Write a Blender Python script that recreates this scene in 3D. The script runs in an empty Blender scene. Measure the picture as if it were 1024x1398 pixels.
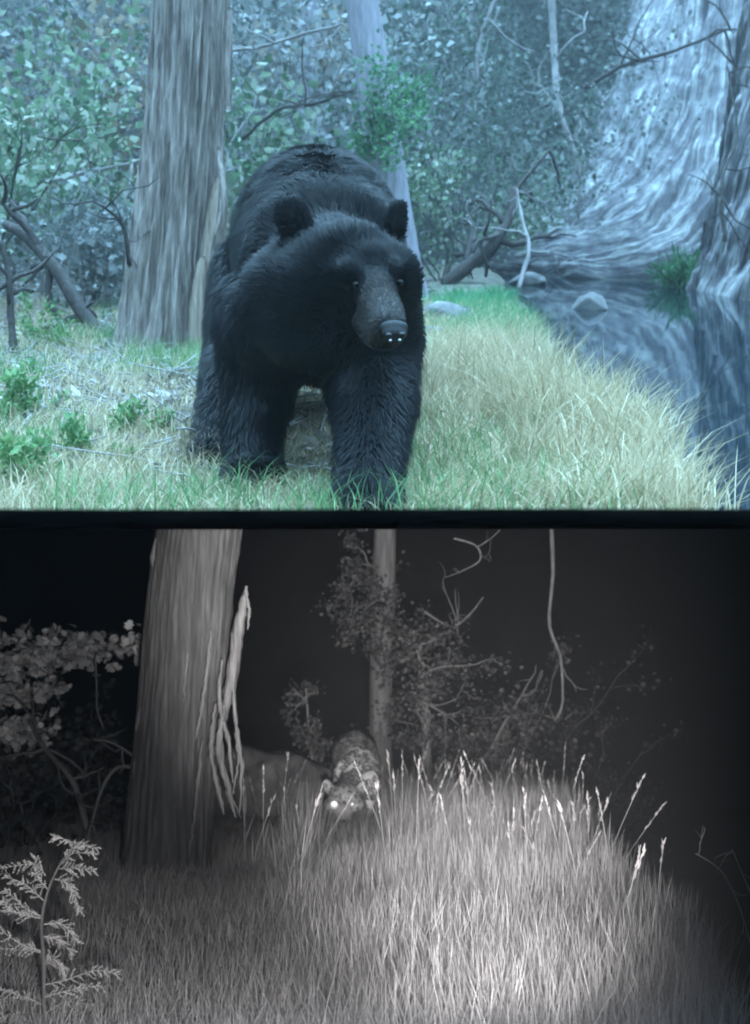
import bpy, bmesh, math, random
import numpy as np
from mathutils import Vector, noise

# ------------------------------------------------------------------ camera, light, exposure
sc = bpy.context.scene
F = 1500.0                                   # focal length in photograph pixels (picture 1024 x 1398)
cam_d = bpy.data.cameras.new('camera'); cam = bpy.data.objects.new('camera', cam_d)
sc.collection.objects.link(cam); sc.camera = cam
cam.location = (0, 0, 0); cam.rotation_euler = (math.radians(90), 0, 0)
cam_d.sensor_fit = 'VERTICAL'; cam_d.sensor_height = 24; cam_d.lens = F / 1398 * 24
cam_d.dof.use_dof = True; cam_d.dof.focus_distance = 3.4; cam_d.dof.aperture_fstop = 2.8
cam_d.clip_start = 0.02; cam_d.clip_end = 500
sc.render.resolution_x, sc.render.resolution_y = 750, 1024

w = bpy.data.worlds.new('World'); sc.world = w; w.use_nodes = True
nt = w.node_tree
sky = nt.nodes.new('ShaderNodeTexSky'); sky.sky_type = 'NISHITA'; sky.sun_disc = False
sky.sun_elevation = math.radians(72); sky.sun_rotation = math.radians(180)
nt.nodes['Background'].inputs['Strength'].default_value = 0.0025     # dusk: the sky itself gives almost nothing below the ledge
nt.links.new(sky.outputs[0], nt.nodes['Background'].inputs[0])

sun_d = bpy.data.lights.new('sun', 'SUN'); sun = bpy.data.objects.new('sun', sun_d); sc.collection.objects.link(sun)
sun_d.energy = 5.0; sun_d.angle = math.radians(98); sun_d.color = (0.35, 0.69, 1.0)   # blue open shade
sun.rotation_euler = (math.radians(3), 0, 0)
sun.location = (0, 0, 30)

fl_d = bpy.data.lights.new('flash', 'SPOT'); fl = bpy.data.objects.new('flash', fl_d); sc.collection.objects.link(fl)
fl_d.energy = 1250; fl_d.spot_size = math.radians(38.5); fl_d.spot_blend = 1.0; fl_d.shadow_soft_size = 0.03
fl_d.color = (1.0, 0.975, 0.98)
fl.location = (0.10, 0.30, -0.45)
fl.rotation_euler = (Vector((0.42, 5.6, -0.42)) - fl.location).to_track_quat('-Z', 'Y').to_euler()
fw_d = bpy.data.lights.new('flash_wide', 'SPOT'); fw = bpy.data.objects.new('flash_wide', fw_d); sc.collection.objects.link(fw)   # the spill of the same infra-red flash
fw_d.energy = 70; fw_d.spot_size = math.radians(62); fw_d.spot_blend = 1.0; fw_d.shadow_soft_size = 0.03; fw_d.color = (1.0, 0.975, 0.98)
fw.location = (0.0, 0.30, -0.30)
fw.rotation_euler = (Vector((-1.0, 5.6, -1.45)) - fw.location).to_track_quat('-Z', 'Y').to_euler()

sc.view_settings.view_transform = 'Standard'; sc.view_settings.look = 'None'
sc.view_settings.exposure = 2.25; sc.view_settings.gamma = 1.0
sc.cycles.use_denoising = True
sc.cycles.max_bounces = 6
sc.cycles.filter_width = 2.0

# ------------------------------------------------------------------ helpers
col = sc.collection
R = np.random.default_rng(7)
rnd = random.Random(11)
SD, SN = 0.281, -0.20                        # slope of the upper bank and of the lower glade
def P(u, v, Y): return np.array([(u - 512) / F * Y, Y, (699 - v) / F * Y])
def sstep(a, b, x):
    t = np.clip((x - a) / (b - a), 0, 1); return t * t * (3 - 2 * t)
def shoreN(y): return 0.84 + 0.060 * (y - 3) + 0.07 * np.sin(y * 2.1) + 0.035 * np.sin(y * 5.3 + 1)
def shore(y): return 0.84 + 0.060 * (y - 3) - .25 * sstep(3.0, 4.3, y) * (1 - .55 * sstep(5.5, 7.5, y)) + 0.07 * np.sin(y * 2.1) + 0.035 * np.sin(y * 5.3 + 1)
def bumps(x, y): return 0.025 * np.sin(1.7 * x + 0.6 * y) * np.cos(1.3 * y - x) + 0.012 * np.sin(5.1 * x + 2) * np.cos(4.3 * y)
def HD(x, y):                                # height of upper ground above its slope
    h = bumps(x, y) * sstep(3.0, 3.8, y)
    h = h + 0.05 * sstep(-0.3, -2.0, x) * sstep(3.4, 5.5, y)
    return h - 0.55 * sstep(-0.08, 0.55, x - shore(y))
def GD(x, y): return np.maximum(np.maximum(-0.8 + SD * y, -0.028) + HD(x, y), -np.minimum(.0115 * y, .032))
def HN(x, y):
    h = bumps(x + 3, y) - 0.65 * sstep(-0.05, 0.6, x - shoreN(y) - 0.05)
    return h
def GN(x, y): return -0.8 + SN * y + HN(x, y)

def link(o, parent=None):
    col.objects.link(o)
    if parent is not None: o.parent = parent
    return o
def tag(o, label=None, cat=None, group=None, kind=None):
    if label: o['label'] = label
    if cat: o['category'] = cat
    if group: o['group'] = group
    if kind: o['kind'] = kind
    return o
def empty(name, loc=(0, 0, 0)):
    o = bpy.data.objects.new(name, None); o.empty_display_size = 0.1
    o.location = [float(c) for c in loc]; return link(o)
def rel(parent, V):
    return V - np.array(parent.location[:]) if parent is not None else V
def np_mesh(name, V, faces, mat, parent=None, smooth=False):
    """faces: list of int arrays (m,k)"""
    me = bpy.data.meshes.new(name)
    V = rel(parent, np.asarray(V, dtype=np.float64))
    me.vertices.add(len(V)); me.vertices.foreach_set('co', V.astype(np.float32).ravel())
    loops = np.concatenate([f.ravel() for f in faces]).astype(np.int32)
    sizes = np.concatenate([np.full(len(f), f.shape[1], dtype=np.int32) for f in faces])
    starts = np.concatenate([[0], np.cumsum(sizes)[:-1]]).astype(np.int32)
    me.loops.add(len(loops)); me.loops.foreach_set('vertex_index', loops)
    me.polygons.add(len(sizes)); me.polygons.foreach_set('loop_start', starts); me.polygons.foreach_set('loop_total', sizes)
    me.update(calc_edges=True); me.validate()
    if smooth: me.polygons.foreach_set('use_smooth', np.ones(len(sizes), dtype=bool))
    me.materials.append(mat)
    o = bpy.data.objects.new(name, me); return link(o, parent)

class MB:
    """collects vertices and faces, links ONE mesh"""
    def __init__(s): s.V = []; s.F = {}; s.n = 0
    def add(s, V, faces):
        V = np.asarray(V, float)
        for f in faces:
            f = np.asarray(f)
            s.F.setdefault(f.shape[1], []).append(f + s.n)
        s.V.append(V); s.n += len(V); return s
    def build(s, name, mat, parent=None, smooth=False):
        return np_mesh(name, np.concatenate(s.V), [np.concatenate(x) for x in s.F.values()], mat, parent, smooth)

def grid_faces(nu, nv, wrap=False):
    i, j = np.meshgrid(np.arange(nu if wrap else nu - 1), np.arange(nv - 1), indexing='ij')
    i2 = (i + 1) % nu
    return np.stack([i * nv + j, i2 * nv + j, i2 * nv + j + 1, i * nv + j + 1], -1).reshape(-1, 4)

def tube(mb, pts, radii, sides=6):
    pts = np.asarray(pts, float); n = len(pts)
    radii = np.broadcast_to(np.asarray(radii, float), (n,))
    T = np.gradient(pts, axis=0); T /= np.linalg.norm(T, axis=1)[:, None] + 1e-9
    ref = np.array([0.0, 1.0, 0.0]) if abs(T[:, 1].mean()) < 0.8 else np.array([1.0, 0, 0])
    A = np.cross(T, ref); A /= np.linalg.norm(A, axis=1)[:, None] + 1e-9
    B = np.cross(T, A)
    th = np.linspace(0, 2 * np.pi, sides, endpoint=False)
    V = pts[None] + radii[None, :, None] * (np.cos(th)[:, None, None] * A[None] + np.sin(th)[:, None, None] * B[None])
    V = V.reshape(-1, 3)
    f = grid_faces(sides, n, wrap=True)
    base = len(V)
    V = np.concatenate([V, pts[:1] - T[:1] * radii[0] * 0.3, pts[-1:] + T[-1:] * radii[-1] * 0.5])
    k = np.arange(sides); k2 = (k + 1) % sides
    t1 = np.stack([k2 * n, k * n, np.full(sides, base)], -1)
    t2 = np.stack([k * n + n - 1, k2 * n + n - 1, np.full(sides, base + 1)], -1)
    mb.add(V, [f, np.concatenate([t1, t2])]); return mb

def wander(p0, p1, n, amp, rng=R):
    """polyline from p0 to p1 with random sideways drift"""
    t = np.linspace(0, 1, n)[:, None]
    p = np.asarray(p0) * (1 - t) + np.asarray(p1) * t
    d = np.cumsum(rng.normal(0, 1, (n, 3)), 0); d -= t * d[-1:]
    d -= d[:1] * (1 - t)
    return p + d * amp
def smooth_path(ctrl, n=24):
    c = np.asarray(ctrl, float); m = len(c)
    t = np.linspace(0, m - 1, n); out = []
    for x in t:
        i = min(int(x), m - 2); f = x - i
        p0, p1, p2, p3 = c[max(i - 1, 0)], c[i], c[i + 1], c[min(i + 2, m - 1)]
        out.append(0.5 * ((2 * p1) + (-p0 + p2) * f + (2 * p0 - 5 * p1 + 4 * p2 - p3) * f * f + (-p0 + 3 * p1 - 3 * p2 + p3) * f ** 3))
    return np.array(out)

DIAMOND = (np.array([[0, 0], [.5, .45], [0, 1], [-.5, .45]]), np.array([[0, 1, 2], [0, 2, 3]]))
NEEDLE = (np.array([[0, 0], [.5, .3], [0, 1], [-.5, .3]]), np.array([[0, 1, 2], [0, 2, 3]]))
_o = [[0, 0], [.18, .12], [.5, .2], [.3, .42], [.62, .58], [.3, .68], [.3, .92], [0, 1], [-.3, .92], [-.3, .68], [-.62, .58], [-.3, .42], [-.5, .2], [-.18, .12]]
LOBED = (np.array(_o + [[0, .5]]), np.array([[i, (i + 1) % 14, 14] for i in range(14)]))
def leaves(mb, base, along, size, width=0.5, shape=DIAMOND, fold=0.25, rng=R, facing=None):
    base = np.asarray(base, float); N = len(base)
    a = np.asarray(along, float); a = a / (np.linalg.norm(a, axis=1)[:, None] + 1e-9)
    r = rng.normal(0, 1, (N, 3))
    if facing is not None: r = r + np.asarray(facing)
    b = np.cross(a, r); b /= np.linalg.norm(b, axis=1)[:, None] + 1e-9
    n = np.cross(a, b)
    s = np.broadcast_to(np.asarray(size, float), (N,))[:, None, None]
    t2, fc = shape
    V = base[:, None] + s * (a[:, None] * t2[None, :, 1:2] + b[:, None] * t2[None, :, 0:1] * 2 * width + n[:, None] * (fold * 2 * width * np.abs(t2[None, :, 0:1]) - 0.12 * t2[None, :, 1:2] ** 2))
    k = len(t2)
    f = (fc[None] + (np.arange(N) * k)[:, None, None]).reshape(-1, fc.shape[1])
    mb.add(V.reshape(-1, 3), [f]); return mb

def blades(mb, roots, height, width, lean, curve=1.0, seg=3, rng=R):
    """curved tapering grass blades; lean: (N,2) horizontal tip offset"""
    N = len(roots); t = np.linspace(0, 1, seg + 1)
    ang = rng.uniform(0, np.pi, N); side = np.stack([np.cos(ang), np.sin(ang) * 0.5, np.zeros(N)], -1)
    off = np.concatenate([lean, np.zeros((N, 1))], 1)
    c = roots[:, None] + off[:, None] * (t[None, :, None] ** (1.6 * curve + .2)) + np.array([0, 0, 1.0]) * (height[:, None] * (t - 0.18 * curve * t ** 3))[:, :, None]
    hw = (width[:, None] * (1 - t[:-1] ** 1.5 * 0.8) * 0.5)[:, :, None]
    L = c[:, :-1] - side[:, None] * hw; Rr = c[:, :-1] + side[:, None] * hw
    V = np.concatenate([np.stack([L, Rr], 2).reshape(N, -1, 3), c[:, -1:]], 1)
    k = 2 * seg + 1
    q = np.array([[2 * i, 2 * i + 1, 2 * i + 3, 2 * i + 2] for i in range(seg - 1)])
    tr = np.array([[2 * seg - 2, 2 * seg - 1, 2 * seg]])
    o = (np.arange(N) * k)[:, None, None]
    mb.add(V.reshape(-1, 3), [(q[None] + o).reshape(-1, 4), (tr[None] + o).reshape(-1, 3)]); return mb

# ------------------------------------------------------------------ materials
def nodes(name):
    m = bpy.data.materials.new(name); m.use_nodes = True
    n = m.node_tree.nodes; return m, n, m.node_tree.links, n['Principled BSDF']
def ramp(n, cols):
    r = n.new('ShaderNodeValToRGB'); e = r.color_ramp.elements
    while len(e) < len(cols): e.new(0.5)
    for el, (p, c) in zip(e, cols): el.position = p; el.color = (*c, 1)
    return r
def leaf_mat(name, cols, trans=0.35, rough=0.6, spec=0.3):
    m, n, l, b = nodes(name)
    g = n.new('ShaderNodeNewGeometry'); r = ramp(n, cols)
    l.new(g.outputs['Random Per Island'], r.inputs[0]); l.new(r.outputs[0], b.inputs['Base Color'])
    b.inputs['Roughness'].default_value = rough; b.inputs['Specular IOR Level'].default_value = spec
    if trans:
        t = n.new('ShaderNodeBsdfTranslucent'); l.new(r.outputs[0], t.inputs[0])
        mx = n.new('ShaderNodeMixShader'); mx.inputs[0].default_value = trans
        l.new(b.outputs[0], mx.inputs[1]); l.new(t.outputs[0], mx.inputs[2])
        l.new(mx.outputs[0], n['Material Output'].inputs[0])
    return m
def noise_mat(name, cols, scale=(1, 1, 1), nscale=5.0, detail=8, rough=0.85, bump=0.3, bdist=0.02, rough_n=0.6, spec=0.3, dist=0.0):
    m, n, l, b = nodes(name)
    tc = n.new('ShaderNodeTexCoord'); mp = n.new('ShaderNodeMapping'); mp.inputs['Scale'].default_value = scale
    nz = n.new('ShaderNodeTexNoise'); nz.inputs['Scale'].default_value = nscale; nz.inputs['Detail'].default_value = detail
    nz.inputs['Roughness'].default_value = rough_n; nz.inputs['Distortion'].default_value = dist
    r = ramp(n, cols); bp = n.new('ShaderNodeBump'); bp.inputs['Strength'].default_value = bump; bp.inputs['Distance'].default_value = bdist
    l.new(tc.outputs['Object'], mp.inputs[0]); l.new(mp.outputs[0], nz.inputs[0]); l.new(nz.outputs[0], r.inputs[0])
    l.new(r.outputs[0], b.inputs['Base Color']); l.new(nz.outputs[0], bp.inputs['Height']); l.new(bp.outputs[0], b.inputs['Normal'])
    b.inputs['Roughness'].default_value = rough; b.inputs['Specular IOR Level'].default_value = spec
    return m
M = {}
M['soil'] = noise_mat('soil', [(.3, (.06, .055, .045)), (.55, (.16, .15, .12)), (.75, (.28, .28, .25))], nscale=9, bump=.6)
M['lipblack'] = noise_mat('ledge_black', [(.3, (.001, .001, .001)), (.7, (.003, .0028, .0025))], nscale=14, bump=.6, rough=1.0, spec=0.0)  # near-black for the added ledge between the two levels
M['hill'] = noise_mat('brush_hill', [(.3, (.03, .05, .045)), (.5, (.09, .11, .10)), (.66, (.2, .2, .22)), (.8, (.3, .3, .34))], nscale=1.3, detail=12, rough_n=.75, bump=1, bdist=.3)
M['bark_day'] = noise_mat('cypress_bark', [(.32, (.09, .07, .062)), (.45, (.24, .20, .18)), (.56, (.38, .325, .29)), (.7, (.56, .5, .45))], scale=(9, 9, .8), nscale=4.5, detail=12, rough_n=.68, bump=1.0, bdist=.02)
M['bare_wood'] = noise_mat('bare_wood', [(.3, (.18, .14, .11)), (.5, (.36, .29, .23)), (.7, (.56, .47, .38))], scale=(12, 12, .7), nscale=5, detail=10, bump=.9)
M['pale_bark'] = noise_mat('pale_bark', [(.3, (.2, .19, .22)), (.6, (.36, .34, .39)), (.8, (.5, .48, .52))], scale=(6, 6, 1), nscale=5, bump=.4)
M['dark_bark'] = noise_mat('dark_bark', [(.3, (.035, .032, .03)), (.6, (.09, .08, .075)), (.8, (.17, .155, .145))], scale=(4, 4, 4), nscale=8, bump=.5)
M['twig'] = noise_mat('pale_twig', [(.3, (.22, .2, .2)), (.6, (.42, .4, .4)), (.8, (.6, .58, .58))], nscale=6, bump=.2)
M['grass_pale'] = leaf_mat('dry_grass', [(0, (.34, .28, .17)), (.35, (.5, .42, .27)), (.7, (.68, .57, .38)), (1, (.8, .7, .5))], .3)
M['grass_green'] = leaf_mat('green_grass', [(0, (.09, .22, .09)), (.5, (.16, .32, .13)), (1, (.30, .44, .20))], .35)
M['reed'] = leaf_mat('green_reed', [(0, (.05, .22, .10)), (.5, (.09, .34, .16)), (1, (.22, .48, .24))], .35)
M['litter'] = leaf_mat('dry_litter', [(0, (.18, .16, .15)), (.4, (.34, .31, .29)), (.8, (.5, .47, .45)), (1, (.66, .64, .62))], .1)
M['leaf_a'] = leaf_mat('oak_leaf', [(0, (.06, .12, .07)), (.4, (.14, .23, .13)), (.7, (.25, .34, .22)), (.88, (.42, .48, .38)), (1, (.66, .7, .62))], .4)
M['leaf_b'] = leaf_mat('bright_leaf', [(0, (.04, .14, .07)), (.5, (.08, .24, .11)), (1, (.17, .36, .17))], .4)
M['leaf_c'] = leaf_mat('grey_leaf', [(0, (.13, .15, .14)), (.5, (.25, .27, .26)), (.8, (.38, .41, .41)), (1, (.58, .6, .62))], .35)
M['leaf_t'] = leaf_mat('tan_leaf', [(0, (.18, .15, .1)), (.5, (.34, .28, .2)), (1, (.5, .44, .34))], .4)
M['leaf_d'] = leaf_mat('dull_leaf', [(0, (.06, .09, .07)), (.45, (.12, .17, .13)), (.8, (.22, .26, .23)), (1, (.4, .42, .43))], .35)
M['rock'] = noise_mat('grey_rock', [(.3, (.08, .08, .08)), (.55, (.19, .19, .19)), (.75, (.36, .36, .36))], nscale=9, detail=10, bump=.6)
# night side: seen by infra-red flash, so everything is neutral grey
M['n_soil'] = noise_mat('night_soil', [(.3, (.03, .03, .03)), (.7, (.09, .09, .09))], nscale=9, bump=.6)
M['n_dark'] = noise_mat('night_back_black', [(.3, (.004, .004, .004)), (.7, (.012, .012, .012))], nscale=3, bump=.6)  # far glade earth blackened, the dark of night put into the colour
M['n_bark'] = noise_mat('night_bark', [(.3, (.03, .03, .03)), (.5, (.07, .07, .07)), (.72, (.15, .15, .15))], scale=(9, 9, .6), nscale=4.0, detail=12, bump=.9, bdist=.02, rough_n=.7)
M['n_wood'] = noise_mat('night_peeled_bark', [(.3, (.08, .08, .08)), (.7, (.21, .205, .205))], scale=(12, 12, 1), nscale=5, bump=.8)
M['n_bark2'] = noise_mat('night_far_bark', [(.3, (.06, .06, .06)), (.7, (.13, .13, .13))], scale=(5, 5, .8), nscale=5, bump=.4)
M['n_grass'] = leaf_mat('night_grass', [(0, (.16, .157, .157)), (.5, (.3, .295, .295)), (.85, (.45, .44, .44)), (1, (.6, .59, .59))], .25)
M['n_seed'] = leaf_mat('night_seed', [(0, (.18, .175, .17)), (1, (.32, .305, .30))], .2)
M['n_leaf'] = leaf_mat('night_leaf', [(0, (.25, .25, .25)), (.6, (.45, .45, .45)), (1, (.65, .65, .65))], .2)
M['n_leafdim'] = leaf_mat('night_far_leaf', [(0, (.025, .025, .025)), (.6, (.05, .05, .05)), (1, (.085, .085, .085))], .2)  # leaf grey darkened in place of the flash's falloff
M['n_juniper'] = leaf_mat('night_juniper', [(0, (.3, .3, .29)), (1, (.55, .54, .53))], .2)
M['n_rock'] = noise_mat('night_rock', [(.3, (.05, .05, .05)), (.7, (.14, .14, .14))], nscale=6, bump=.9)

m, n, l, b = nodes('stream_water'); M['water'] = m
b.inputs['Base Color'].default_value = (.008, .016, .022, 1); b.inputs['Roughness'].default_value = .035; b.inputs['IOR'].default_value = 1.33
b.inputs['Specular IOR Level'].default_value = .6
nz = n.new('ShaderNodeTexNoise'); nz.inputs['Scale'].default_value = 3.0; nz.inputs['Detail'].default_value = 3
tc = n.new('ShaderNodeTexCoord'); l.new(tc.outputs['Object'], nz.inputs[0])
bp = n.new('ShaderNodeBump'); bp.inputs['Strength'].default_value = .03; bp.inputs['Distance'].default_value = .02
l.new(nz.outputs[0], bp.inputs['Height']); l.new(bp.outputs[0], b.inputs['Normal'])
m, n, l, b = nodes('night_water'); M['n_water'] = m
b.inputs['Base Color'].default_value = (.004, .004, .004, 1); b.inputs['Roughness'].default_value = .08

# cliff rock: streaks that run with the gullies (stored along/across coordinates in a UV map)
m, n, l, b = nodes('cliff_rock'); M['cliff'] = m
uv = n.new('ShaderNodeUVMap'); mp = n.new('ShaderNodeMapping'); mp.inputs['Scale'].default_value = (.9, 15.0, 1)
nz = n.new('ShaderNodeTexNoise'); nz.inputs['Scale'].default_value = 2.2; nz.inputs['Detail'].default_value = 10; nz.inputs['Roughness'].default_value = .68
r = ramp(n, [(.36, (.07, .065, .08)), (.44, (.19, .18, .2)), (.51, (.34, .33, .36)), (.57, (.66, .67, .65)), (.68, (.88, .89, .86))])
n2 = n.new('ShaderNodeTexNoise'); n2.inputs['Scale'].default_value = 6; n2.inputs['Detail'].default_value = 8; n2.inputs['Roughness'].default_value = .7
mx = n.new('ShaderNodeMix'); mx.data_type = 'FLOAT'; mx.inputs[0].default_value = .28
tc = n.new('ShaderNodeTexCoord'); l.new(tc.outputs['Object'], n2.inputs[0])
l.new(uv.outputs[0], mp.inputs[0]); l.new(mp.outputs[0], nz.inputs[0])
l.new(nz.outputs[0], mx.inputs[2]); l.new(n2.outputs[0], mx.inputs[3]); l.new(mx.outputs[0], r.inputs[0]); l.new(r.outputs[0], b.inputs['Base Color'])
bp = n.new('ShaderNodeBump'); bp.inputs['Strength'].default_value = .9; bp.inputs['Distance'].default_value = .12
l.new(mx.outputs[0], bp.inputs['Height']); l.new(bp.outputs[0], b.inputs['Normal']); b.inputs['Roughness'].default_value = .85

# ------------------------------------------------------------------ the setting: upper bank (on an added thick ledge) and lower glade
def sheet(name, xs, ys, fz, mat):
    X, Y = np.meshgrid(xs, ys, indexing='ij')
    V = np.stack([X, Y, fz(X, Y)], -1).reshape(-1, 3)
    return np_mesh(name, V, [grid_faces(len(xs), len(ys))], mat, smooth=True)
xs = np.concatenate([np.linspace(-16, -5, 16)[:-1], np.linspace(-5, 5, 121), np.linspace(5, 16, 16)[1:]])
ys = np.concatenate([np.linspace(1.28, 3, 20)[:-1], np.linspace(3, 16, 110), np.linspace(16, 40, 20)[1:]])
o = sheet('ground', xs, ys, GD, M['soil']); tag(o, 'sloping litter-strewn earth of the daylit stream bank', 'ground', kind='structure')
# added ledge, shades the glade: front lip, flat underside, closed back and sides
mb = MB()
lx = np.linspace(-16, 16, 161)
lipn = np.array([noise.noise((x * 2.3, 0, 0)) for x in lx]) * 0.0009
prof = []      # rings from top inner edge, over the lip, along the underside to the back
for y, z, k in ((1.32, -.014, 0), (1.25, .0031, 1), (1.205, .0034, 1), (1.20, .002, 1), (1.20, -.0172, 1), (1.21, -.0184, 1), (2.6, -.040, 0), (3.2, -.05, 0), (40, -.05, 0), (40, 12, 0)):
    prof.append(np.stack([lx, np.full_like(lx, y), z + lipn * k], -1))
V = np.stack(prof, 1).reshape(-1, 3)
mb.add(V, [grid_faces(len(lx), len(prof))])
o = mb.build('divider_ledge', M['lipblack'], smooth=False); tag(o, 'added black ledge dividing daylit bank from night glade', 'ledge', kind='structure')

o = sheet('stream', np.linspace(.3, 12, 3), np.linspace(3.205, 17, 3), lambda X, Y: -0.93 + SD * Y, M['water']); tag(o, 'dark blue stream reflecting the pale rock bank', 'water', kind='structure')

ysn = np.concatenate([np.linspace(2.0, 12, 80), np.linspace(12, 26, 20)[1:]])
xsn = np.concatenate([np.linspace(-14, -4, 14)[:-1], np.linspace(-4, 4, 81), np.linspace(4, 14, 14)[1:]])
def GNfar(X, Y): return np.minimum(GN(X, Y) + sstep(17, 25.5, Y) * 8.0 + sstep(9, 14, np.abs(X)) * 6, -0.02)  # added rise at the far end keeps daylight out of the glade
o = sheet('glade_ground', xsn, ysn, GNfar, M['n_soil']); tag(o, 'dim bare earth of the night glade under grass, added dark rise behind', 'ground', kind='structure')
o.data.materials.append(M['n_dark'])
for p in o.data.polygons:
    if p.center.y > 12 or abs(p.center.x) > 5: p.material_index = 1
o = sheet('glade_water', np.linspace(.5, 10, 3), np.linspace(2.0, 14, 3), lambda X, Y: -0.97 + SN * Y, M['n_water']); tag(o, 'black unlit water beyond the night grass', 'water', kind='structure')

# hillside behind the stream
def hillz(X, Y):
    t = (Y - 13.5 - 1.0 * np.sin(X * .35 + .5) - 6.0 * sstep(.9, 3.0, X))
    z = -0.9 + SD * Y + np.where(t > 0, t * 1.15 + .05 * t * t, -0.4)
    nn = np.array([noise.fractal((x * .45, y * .45, 3.1), 1.0, 2.0, 5) for x, y in zip(X.ravel(), Y.ravel())]).reshape(X.shape)
    return z + nn * .75 * sstep(0, 2, t)
o = sheet('hillside', np.linspace(-16, 16, 110), np.linspace(13, 33, 70), hillz, M['hill']); tag(o, 'steep brush-covered hillside behind the daylit stream', 'hillside', kind='structure')

# pale rock on the far bank: a bank swept like a bowl, then a steep ribbed end nearer the camera
def rock_sheet(name, V, UV, label):
    nS, nT = V.shape[:2]
    o = np_mesh(name, V.reshape(-1, 3), [grid_faces(nS, nT)], M['cliff'], smooth=True); tag(o, label, 'cliff', kind='structure')
    uvl = o.data.uv_layers.new(name='UVMap'); vi = np.zeros(len(o.data.loops), dtype=np.int32); o.data.loops.foreach_get('vertex_index', vi)
    uvl.data.foreach_set('uv', UV.reshape(-1, 2)[vi].astype(np.float32).ravel())
    return o
def rib(c): return smooth_path([P(*q) for q in c], 200)
ribs = [rib([(640, 384, 15.0), (720, 384, 14.2), (800, 385, 13.5), (900, 388, 12.9), (1000, 392, 12.4), (1100, 396, 12.0), (1200, 400, 11.8)]),
        rib([(640, 374, 15.2), (720, 371, 14.4), (800, 367, 13.8), (900, 346, 13.3), (965, 290, 13.3), (1010, 190, 13.7), (1040, 20, 14.3)]),
        rib([(640, 366, 15.5), (722, 352, 14.9), (792, 338, 14.5), (865, 303, 14.2), (925, 235, 14.3), (968, 135, 14.8), (1000, -20, 15.4)]),
        rib([(640, 350, 16.0), (735, 326, 15.6), (795, 300, 15.3), (845, 245, 15.2), (888, 165, 15.4), (925, 70, 15.9), (955, -60, 16.6)]),
        rib([(650, 330, 17.5), (745, 300, 16.9), (790, 262, 16.6), (825, 200, 16.6), (855, 120, 16.9), (885, 30, 17.4), (910, -90, 18.0)]),
        rib([(660, 322, 20.5), (760, 285, 20.0), (800, 240, 19.8), (830, 170, 19.8), (850, 90, 20.0), (870, 0, 20.4), (890, -120, 21.0)])]
nQ = 130; RB = np.stack(ribs, 0); V = np.zeros((nQ, 200, 3)); UV = np.zeros((nQ, 200, 2))
for j in range(200): V[:, j] = smooth_path(RB[:, j], nQ)
du = np.gradient(V, axis=0); dv = np.gradient(V, axis=1); nr = np.cross(dv, du); nr /= np.linalg.norm(nr, axis=2)[:, :, None] + 1e-9
nr *= np.sign(-(nr * V).sum(2))[:, :, None]
for i in range(nQ):
    for j in range(200):
        q = i / (nQ - 1) * 7; t = j / 199 * 5
        rd = 1 - abs(noise.noise((q * 1.9, t * .35, 1.7))) * 2.2; rd2 = 1 - abs(noise.noise((q * 5.0, t * .9, 5.2))) * 2.2
        sm = noise.fractal(Vector(V[i, j]) * 2.2, 1.0, 2.0, 5)
        V[i, j] += nr[i, j] * ((rd * .2 + rd2 * .12 + sm * .07 - .12) * min(1, i / 10))
        UV[i, j] = (t * .8, q * .45)
BK = V.copy()
rock_sheet('swept_bank', V, UV, 'pale streaked rock bank sweeping up from the head of the stream')

base = smooth_path([P(915, 388, 12.7), P(935, 390, 12.0), P(962, 397, 11.3), P(1030, 420, 10.3), P(1130, 450, 9.5), P(1260, 480, 8.8)], 180)
nS, nT = 180, 120; V = np.zeros((nS, nT, 3)); UV = np.zeros((nS, nT, 2))
for i in range(nS):
    s_ = i / (nS - 1); rise = np.interp(s_, [0, .1, .25, .45, 1], [.25, .8, 2.2, 4.4, 6.5]); run = 1.5 + .4 * s_
    for j in range(nT):
        t = j / (nT - 1); across = s_ * 6.0 - t * 2.6; along = t * 4 + s_
        rd = 1 - abs(noise.noise((across * 1.5, along * .3, 1.7))) * 2.2; rd2 = 1 - abs(noise.noise((across * 4.2, along * .7, 5.2))) * 2.2
        z = rise * t ** 1.15 - .15; yb = run * t
        p = base[i] + np.array([1.0 * t, yb, z + yb * SD * .6])
        sm = noise.fractal(Vector(p) * 2.0, 1.0, 2.0, 6)
        d = (rd * .34 + rd2 * .16 + sm * .2 - .2) * min(1, t * 6 + .15)
        V[i, j] = p + np.array([-d * .4, -d * .8, d * .2]); UV[i, j] = (along * .5, across * .5)
rock_sheet('cliff', V, UV, 'steep pale ribbed cliff rising from the right bank of the stream')
CL = V

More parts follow.
